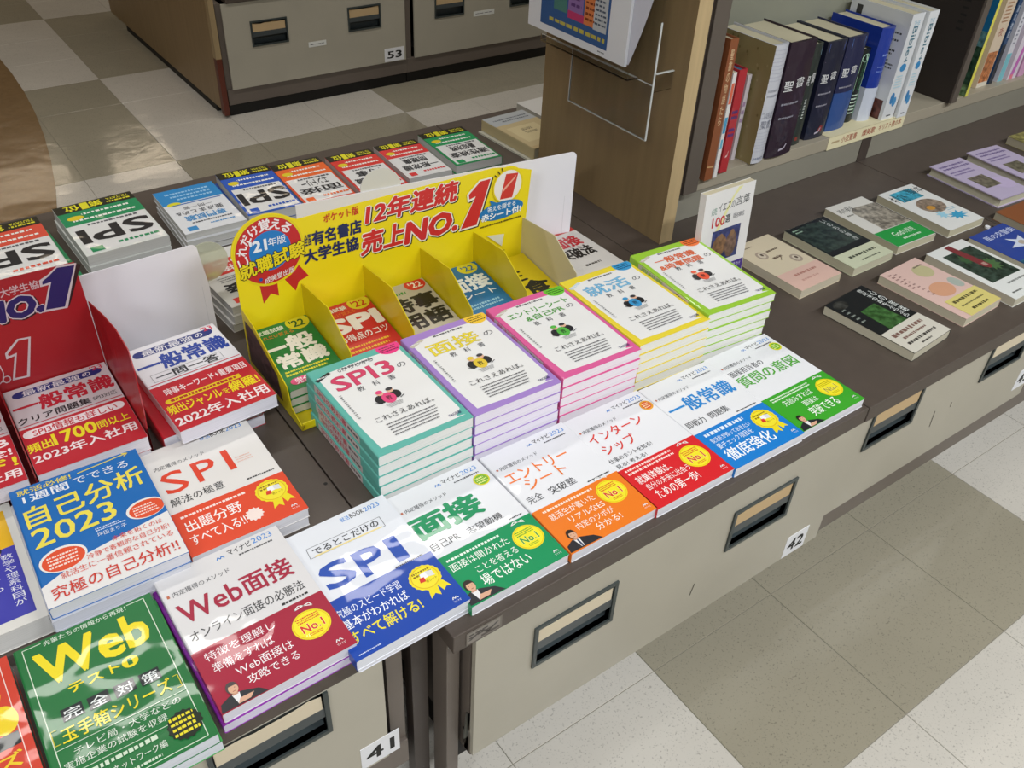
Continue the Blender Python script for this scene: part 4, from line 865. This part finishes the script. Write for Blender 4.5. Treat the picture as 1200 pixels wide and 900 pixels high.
def r_8(p):
    p.poly([(38, 66), (44, 150), (100, 152), (106, 72)], '#2f5a24', 'photo'); p.ell(30, 190, 22, 14, '#2a2a26', 18, 'photo'); p.vtext('世紀末の森をぶらぶら', 112, 80, 126, 204, '#d8dcd8', w=.01); p.vtext('心の旅路', 130, 90, 144, 190, '#d8dcd8', w=.01); p.greek(10, 120, 24, 180, 5, '#8a928a', .4)
    p.rect(0, 0, 148, 76, '#cfcabd'); p.greek(16, 50, 132, 64, 1, '#7a5a50', .8); p.greek(30, 36, 120, 46, 1, '#7a5a50', .7); p.greek(20, 20, 130, 30, 1, '#3a3632', .8); p.greek(50, 8, 90, 15, 1, '#3a3632', .7)
def r_9(p):
    p.ell(104, 164, 28, 24, '#bcb48a', 24).ell(70, 96, 36, 26, '#d29c7c', 24).ell(126, 96, 16, 20, '#a8b0a6', 20); p.greek(12, 130, 24, 200, 7, '#8a6a66', .5); p.greek(28, 90, 38, 196, 9, '#9a7a74', .4); p.greek(96, 180, 130, 188, 1, '#7a6a60', .6)
    p.rect(22, 0, 148, 64, '#d6c878'); p.greek(36, 44, 134, 56, 1, '#5a5430', .8); p.greek(40, 28, 130, 36, 1, '#6a6440', .6); p.greek(54, 10, 120, 20, 1, '#4a4428', .8)
def r_10(p):
    p.rect(20, 62, 134, 182, '#24382c', 'photo'); p.star(60, 150, 20, '#3a5a38', 9, .6); p.star(100, 110, 26, '#4a6a40', 10, .6); p.poly([(62, 204), (84, 206), (96, 108), (82, 100), (70, 112)], '#7c3034'); p.rect(78, 112, 90, 124, '#b08a80'); p.greek(50, 40, 130, 50, 1, '#8a8c88', .6); p.greek(20, 14, 60, 22, 1, '#6a6c68', .6)
def r_11(p):
    p.text('風の交響曲', 24, 168, 140, 190, '#c8d0ea', w=.01); p.poly([(46, 118), (80, 130), (70, 156), (96, 138), (120, 150), (112, 124), (146, 96), (108, 104), (86, 78), (84, 106)], '#cfd6e6'); p.ell(96, 122, 12, 10, '#b4a89a', 16); p.rect(0, 0, 148, 70, '#2a6a86', 'photo')
RB = [('cream and pink paperback nearest the lime-bordered stack', .932, .275, 1.2, .018, .12, .182, '#d3c6ab', r_1, '#cfc4ac', 0),
      ('dark paperback with pale green band, second from the left in the back line', 1.087, .274, .5, .018, .126, .176, '#c9cdb0', r_2, '#cac4aa', 0),
      ('white paperback with grey picture and bright green band', 1.238, .281, -2.1, .018, .123, .192, '#dad7cf', r_3, '#c8c0a4', 0),
      ('white paperback with turquoise blocks and a crowd picture', 1.398, .267, -1.9, .018, .122, .187, '#e2e2de', r_4, '#c8c0a4', 0),
      ('lilac hardcover with brown landscape picture, nearer of two alike', 1.627, .289, -3.6, .022, .117, .192, '#bdb0cb', r_5, '#c4bea6', 1),
      ('lilac hardcover farther back at the right frame edge', 1.773, .292, -5.4, .024, .117, .188, '#bdb0cb', r_5, '#c4bea6', 1),
      ('black paperback with green tree picture and cream band, nearest the counter edge', .942, .039, 4.2, .018, .121, .181, '#15181a', r_8, '#cdc6b0', 0),
      ('pink paperback with pastel circles and pale yellow band', 1.117, .052, 2.4, .018, .123, .181, '#d9b8ae', r_9, '#d2c9b0', 0),
      ('white paperback with dark leaf picture crossed by a maroon stripe', 1.261, .040, -.6, .018, .124, .194, '#dfe0dc', r_10, '#cdc6b0', 0),
      ('blue paperback with white bird on its cover, right frame edge', 1.404, .060, -.3, .018, .128, .168, '#2c4596', r_11, '#cdc6b0', 0)]
for (lb_, x, y, yw, T, W, D, c, f, pg, h) in RB:
    book(lb_, x, y, yw, 0, W, D, T, cover=c, spine='R', draw=f, pages=pg, hard=bool(h), kind='satin' if c != '#2c4596' else 'gloss', name='hardcover_book' if h else 'paperback_book')
book('brown-covered book at the right frame edge behind the blue one', 1.560, .080, -2, 0, .125, .185, .018, cover='#8a5230', spine='R', pages='#b8ae96', kind='satin')
book('olive and yellow book far back at the right frame edge', 1.985, .300, -4, 0, .13, .19, .02, cover='#8c8448', spine='R', pages='#b8ae96', kind='photo')
cpm = MB(); cpm.prism([(.0055 * math.cos(a * .5236), .0055 * math.sin(a * .5236)) for a in range(12)], 0.0001, .004, 'z', mat('#e8e8ec', 'satin'))
tag(cpm.build('button_cap', loc=(1.5178, .2482, 0)), 'small white round cap on the counter beside the blue book', 'cap')

# standing book
stb = thing('standing_book', 'white book with red 100 and stained-glass picture, standing upright on the counter', 'book', (.785, .405, .0008), 0, -4)
W_, H_, T_ = .128, .186, .014
MB().prism([(0, 0), (0, T_), (.0006, T_), (.0006, .0006), (W_, .0006), (W_, 0)], 0, H_, 'z', mat('#e6e4e2', 'satin')).box(0, T_, 0, W_, T_ + .0006, H_, mat('#e6e4e2', 'satin')).build('cover', stb)
MB().box(.001, .0008, .0008, W_ - .001, T_ - .0002, H_ - .0008, mat('#d6ccae', 'pages')).build('page_block', stb)
p = Print(lambda x, z, k: (x / 148 * W_, -.00008 - k * EPS, z / 210 * H_), kind='satin')
p.poly([(88, 190), (110, 208), (96, 208), (78, 186), (40, 120), (50, 118)], '#e8e4a8')
p.text('続', 22, 160, 38, 176, '#5a8a78'); p.text('イエスの', 42, 164, 92, 182, '#33383c'); p.text('言葉', 94, 166, 136, 186, '#33383c'); p.text('100', 28, 132, 66, 153, '#c8323c', w=.03); p.text('選', 68, 134, 82, 152, '#33383c', w=.02); p.text('岡谷輝志', 92, 138, 126, 150, '#6a6a70')
p.rect(34, 48, 120, 122, '#26366e', 'photo'); p.ell(60, 84, 22, 26, '#7a5838', 20, 'photo').ell(96, 80, 18, 30, '#6a5040', 20, 'photo').ell(62, 104, 7, 8, '#8a6a4c', 12).ell(96, 106, 7, 8, '#8a6a4c', 12)
p.rect(58, 2, 146, 34, '#4a3484'); p.text('どんな言葉か?', 66, 18, 138, 30, '#d8d0ec'); p.greek(66, 5, 130, 14, 1, '#c8c0e0', .7)
p.build('front_print', stb)
stn = MB().prism([(0, 0), (.06, 0), (.06, .004), (.006, .004), (.004, .15), (0, .15)], .82, .90, 'x', BLK)
tag(stn.build('book_stand', loc=(0, .4245, .0005)), 'black bent stand behind the upright white book', 'stand')

# ------------------------------------------------------------------ bibles and books on the shelf
ZS = .0912
def upright(label, x0, x1, y, H, depth, col, spine_f=None, side_f=None, pages='#cfc6a8', top=None, rnd=0, kind='gloss', band=None, lean=0, hard=True, group=None):
    r = thing('upright_book', label, 'book', (x0, y, ZS), 0, 0, group); w = x1 - x0 - .0006
    if lean: r.rotation_euler[1] = math.radians(lean)
    t = .002 if hard else .0006; n = 8
    if rnd: sp = [(w * i / n, rnd * (1 - math.sin(math.pi * i / n))) for i in range(n + 1)]
    else: sp = [(0, 0), (w, 0)]
    inn = [(w - t, max(0, rnd) + t * 1.2), (t, max(0, rnd) + t * 1.2)]
    MB().prism([(0, depth)] + sp + [(w, depth), (w - t, depth)] + inn + [(t, depth)], 0, H, 'z', mat(col, kind)).build('cover', r)
    MB().box(t + .0003, max(0, rnd) + t * 1.3, .003, w - t - .0003, depth - .003, H - (.004 if hard else .001), mat(pages, 'pages')).build('page_block', r)
    def fsp(u, v, k):
        xx = u / 100. * w; i = min(n - 1, int(u / 100. * n))
        a, b = (sp[i], sp[i + 1]) if rnd else (sp[0], sp[1]); tt = (u / 100. * n - i) if rnd else u / 100.
        return (xx, a[1] + (b[1] - a[1]) * tt - .00012 - k * EPS - (.0002 if rnd else 0), v / 210. * H)
    if spine_f: p = Print(fsp, 100, 210, kind=kind); spine_f(p); p.build('spine_print', r)
    if side_f: p = Print(lambda u, v, k: (-.0001 - k * EPS, depth - u / 148. * depth, v / 210. * H), kind=kind); side_f(p); p.build('front_print', r)
    if band:
        hb, bc = band; g = .0003
        q = [(a - (g if a < w / 2 else -g), b - g - .0003) for a, b in sp]
        MB().prism([(-g, depth)] + q + [(w + g, depth), (w, depth)] + sp[::-1] + [(0, depth)], 0, hb * H, 'z', mat(bc, kind)).build('paper_band', r)
    return r
def strips(p, n_, y0, y1, c):    # cloth-like sheen strips need no print
    pass
def sp_bible(c='#e4e4e4'):
    def f(p): p.text('聖', 8, 124, 38, 142, c, w=.01); p.text('書', 48, 128, 80, 146, c, w=.01); p.greek(12, 98, 76, 103, 1, '#9a98a4', .8); p.line([(6, 168), (94, 174)], 1, '#6a5a70'); p.greek(14, 72, 70, 77, 1, '#9a98a4', .8); p.line([(40, 12), (60, 14), (68, 22)], 4, '#b8b0c0')
    return f
upright('brown leather-look book, leftmost on the bible shelf', .985, 1.008, .600, .285, .145, '#8a5030', lambda p: (p.vtext('聖書の物語たち', 30, 84, 72, 196, '#d8b890', w=.01), p.line([(10, 22), (92, 20)], 2, '#c8a070')), kind='satin')
upright('thin white and orange book beside the brown one on the shelf', 1.0125, 1.023, .601, .218, .13, '#e2dedc', lambda p: (p.rect(10, 150, 90, 190, '#d86a50'), p.rect(10, 92, 90, 124, '#4a9ac4'), p.rect(20, 60, 80, 80, '#6ab0cc')), hard=False)
upright('red book with blue top on the bible shelf', 1.040, 1.063, .610, .216, .12, '#b02c34', lambda p: (p.greek(10, 110, 90, 132, 2, '#3a3a78', .7), p.greek(10, 74, 90, 96, 2, '#4a3a80', .7), p.line([(36, 34), (60, 36), (66, 46)], 4, '#e8c8c4')), pages='#3a6a8a')
upright('thin pale pink book behind the red one on the shelf', 1.112, 1.124, .645, .184, .11, '#d8d0d6', lambda p: (p.greek(10, 90, 90, 150, 3, '#a88ab0', .6),), hard=False)
def side_gold(p):
    p.rect(0, 0, 148, 210, '#8f8358', 'satin')
    R_ = random.Random(4)
    for k in range(46): p.ell(R_.uniform(6, 142), R_.uniform(6, 204), 2.2, 2.6, R_.choice(['#7c7048', '#a2966c', '#857a50']), 8)
upright('gold and white bible with tree pattern, tallest at the left', 1.131, 1.176, .606, .250, .155, '#c9cad2', lambda p: (p.greek(18, 118, 84, 136, 2, '#a8aab4', .5, 3, 0), p.text('口語訳', 8, 82, 88, 94, '#8a8c98'), p.text('聖書', 18, 64, 82, 79, '#7c7e8c', w=.01), p.greek(10, 146, 90, 204, 9, '#b8bac6', .22, 8), p.greek(10, 20, 90, 60, 7, '#b4b6c4', .22, 9), p.text('日本聖書協会', 16, 6, 84, 11, '#5a6a8a')), side_gold, rnd=.006)
upright('dark maroon 聖書 bible next to the gold and white one', 1.184, 1.266, .607, .247, .15, '#2c1c2c', sp_bible(), rnd=.005)
upright('small dark green 聖書 bible between maroon and navy bibles', 1.280, 1.324, .630, .222, .13, '#2c3430', lambda p: (p.rect(4, 186, 96, 204, '#6a8a9c', 'photo'), p.text('聖', 10, 128, 46, 148, '#dcdcdc', w=.02), p.text('書', 54, 132, 90, 152, '#dcdcdc', w=.02), p.greek(10, 62, 30, 100, 6, '#d8e0d8', .6), p.greek(46, 56, 62, 100, 7, '#c8d0c8', .6), p.rect(40, 10, 60, 18, '#8a3a30')), rnd=.005)
upright('black and navy 聖書 bible left of the one with a blue band', 1.342, 1.408, .632, .219, .145, '#1c1f34', lambda p: (p.rect(10, 186, 90, 206, '#3c4a88', 'photo'), sp_bible()(p), p.poly([(50, 16), (76, 12), (82, 24), (64, 28)], '#8a2a30')), rnd=.0045)
upright('navy 聖書 bible with blue paper band', 1.424, 1.492, .640, .215, .145, '#23274a', lambda p: (p.rect(20, 184, 90, 206, '#4a6aa8', 'photo'), sp_bible()(p)), rnd=.0045, band=(.42, '#30508c'))
upright('thin bible with light green label and green band', 1.509, 1.542, .655, .172, .125, '#18201e', lambda p: (p.ell(52, 186, 36, 12, '#b4dcc0').rect(16, 92, 88, 186, '#b4dcc0'), p.vtext('小聖書新約聖書', 36, 96, 68, 184, '#2a5a3c', w=.02), p.rect(4, 14, 96, 92, '#2a8a48'), p.greek(16, 24, 84, 86, 6, '#d8f0dc', .45)), rnd=.004)
upright('bright blue shrink-wrapped bible with white foot band', 1.550, 1.600, .640, .216, .15, '#1c3898', lambda p: (p.greek(34, 148, 84, 154, 1, '#8aa0e0', .8), p.greek(24, 110, 90, 130, 2, '#7a90d8', .3)), rnd=.010, band=(.37, '#ccd2e0'))
def sp_bplus(p):
    p.text('THE', 28, 188, 76, 196, '#8ab8cc'); p.text('Bible+', 15, 131, 89, 167, '#4f7888', w=.02, rot=-90)
    p.ell(50, 106, 24, 8, '#3a8ac0').greek(20, 64, 84, 92, 5, '#b8dce8', .5).ell(40, 44, 16, 12, '#3a80b8').ell(64, 36, 16, 10, '#4a90c4').greek(34, 6, 70, 10, 1, '#5a5a60', .8)
def side_bplus(p):
    p.rect(16, 170, 30, 200, '#3c3c3c'); p.greek(60, 100, 140, 180, 12, '#4a4c48', .6, 4, .3); p.rect(90, 0, 140, 40, '#5a2c22', 'photo')
upright('white Bible+ volume with barcode side, left of its twin', 1.606, 1.654, .620, .246, .165, '#dcdee0', sp_bplus, side_bplus, hard=True)
upright('white Bible+ volume at the right end of the bibles', 1.657, 1.695, .612, .248, .165, '#e2e4e6', sp_bplus, side_bplus, hard=True)
def side_pic(p):
    p.rect(0, 130, 148, 210, '#1f6f9c').rect(0, 100, 148, 130, '#5c8a8c', 'photo').ell(74, 180, 42, 26, '#b8bcb8').rect(0, 20, 148, 100, '#2a4a34', 'photo').ell(90, 100, 16, 14, '#8a5a3c').rect(0, 0, 148, 24, '#6a8a5c', 'photo').ell(70, 30, 50, 12, '#8aa0a0', 20, 'photo')
upright('large picture book with blue sky cover and yellow spine, right bay', 1.950, 1.962, .612, .262, .17, '#e4dc5c', None, side_pic, hard=False)
upright('white and orange book in the right bay', 2.035, 2.085, .635, .230, .12, '#d8c4ac', lambda p: (p.rect(4, 10, 96, 84, '#b87040', 'photo'), p.rect(4, 0, 96, 12, '#e0d8c8'), p.text('夜', 30, 120, 70, 140, '#a85a4c'), p.greek(20, 150, 80, 200, 6, '#b88a6a', .5)), hard=False)
upright('dark blue patterned book in the right bay', 2.098, 2.116, .636, .225, .12, '#27466e', lambda p: (p.rect(4, 0, 96, 96, '#1c2434', 'photo'), p.vtext('海の物語', 24, 110, 78, 190, '#d0dcec')), hard=False)
upright('white book with light blue foot in the right bay', 2.136, 2.162, .634, .225, .12, '#d6d4dc', lambda p: (p.rect(4, 0, 96, 70, '#7ac0cc'), p.greek(30, 90, 70, 190, 10, '#8a8c9c', .5)), hard=False)
upright('white and magenta book in the right bay, by the frame edge', 2.178, 2.222, .630, .225, .12, '#dcd0dc', lambda p: (p.poly([(20, 10), (60, 10), (96, 110), (70, 120)], '#c468b8'), p.rect(20, 0, 60, 12, '#e07a90'), p.rect(4, 120, 96, 200, '#e8b8cc')), hard=False)
upright('pink-spined book at the far right of the shelf', 2.232, 2.262, .630, .228, .12, '#cf9cc0', None, hard=False)

# ------------------------------------------------------------------ acrylic leaflet holder on the wooden board
ah = thing('leaflet_holder', 'clear acrylic leaflet holder fixed to the side of the wooden board', 'holder', (.8, .6, .2))
CL = mat('#f4f6f6', 'clear'); CE = mat('#e8ecea', 'clearedge')
def hb(name, x0, y0, z0, x1, y1, z1, m): return MB().box(x0 - .8, y0 - .6, z0 - .2, x1 - .8, y1 - .6, z1 - .2, m).build(name, ah)
hb('lower_plate', .7985, .602, .218, .8010, .832, .3195, CL)
hb('back_plate', .7985, .602, .320, .8010, .900, .62, CL)
ed = MB()
for (x0, y0, z0, x1, y1, z1) in ((.798, .6005, .218, .8015, .602, .430), (.798, .6005, .2165, .8015, .832, .218), (.798, .832, .2165, .8015, .8332, .3195), (.798, .602, .3195, .8015, .90, .3205)):
    ed.box(x0 - .8, y0 - .6, z0 - .2, x1 - .8, y1 - .6, z1 - .2, CE)
ed.build('polished_edge', ah)
hb('fixing_tab', .8015, .600, .308, .8455, .6025, .341, CL); hb('fixing_tab_edge', .8015, .5985, .3405, .8455, .6030, .3422, CE)
hb('tray', .772, .640, .322, .7984, .900, .3245, CL); hb('tray_lip', .770, .640, .322, .7722, .900, .336, CL)
fl = thing('leaflet', 'landscape leaflet with blue border and coloured columns in the acrylic holder', 'leaflet', (.7965, .672, .3345), 0, 0)
MB().box(-.0075, 0, 0, -.0010, .297, .21, mat('#d9dade', 'satin')).build('sheets', fl)
p = Print(lambda u, v, k: (-.0076 - k * EPS, .297 - u / 148. * .297, v / 210. * .21), kind='gloss')
p.rect(20, 14, 122, 206, '#33588c').greek(34, 24, 118, 34, 1, '#b8ac50', .8, 3, 0).rect(40, 50, 60, 200, '#4a7a72').rect(62, 44, 84, 200, '#8a6aa0').rect(62, 44, 90, 58, '#b83a68').rect(86, 44, 104, 200, '#d07a48').rect(100, 42, 119, 120, '#b4b8bc').greek(66, 64, 82, 180, 9, '#5a3a70', .5).greek(88, 50, 102, 110, 6, '#7a3a20', .5).greek(102, 50, 118, 116, 8, '#4a5464', .5).rect(94, 130, 100, 200, '#9cb0b0').greek(110, 6, 120, 9, 1, '#5a5a60', .7)
p.build('front_print', fl)
cb = MB(); n = 10; V = []; F = []
for i in range(n + 1):
    t = i / n; z = .20 * t; yy = -.004 - .055 * math.sin(t * 1.4); 
    V += [(-.0008, .05, z), (-.0008, yy, z + .004), (-.0003, yy, z + .004), (-.0003, .05, z)]
for i in range(n):
    a = 4 * i
    for j in range(4): F.append((a + j, a + (j + 1) % 4, a + 4 + (j + 1) % 4, a + 4 + j))
cb.add(V, F, mat('#c9cad6', 'satin')); cb.build('curled_back_sheet', fl)
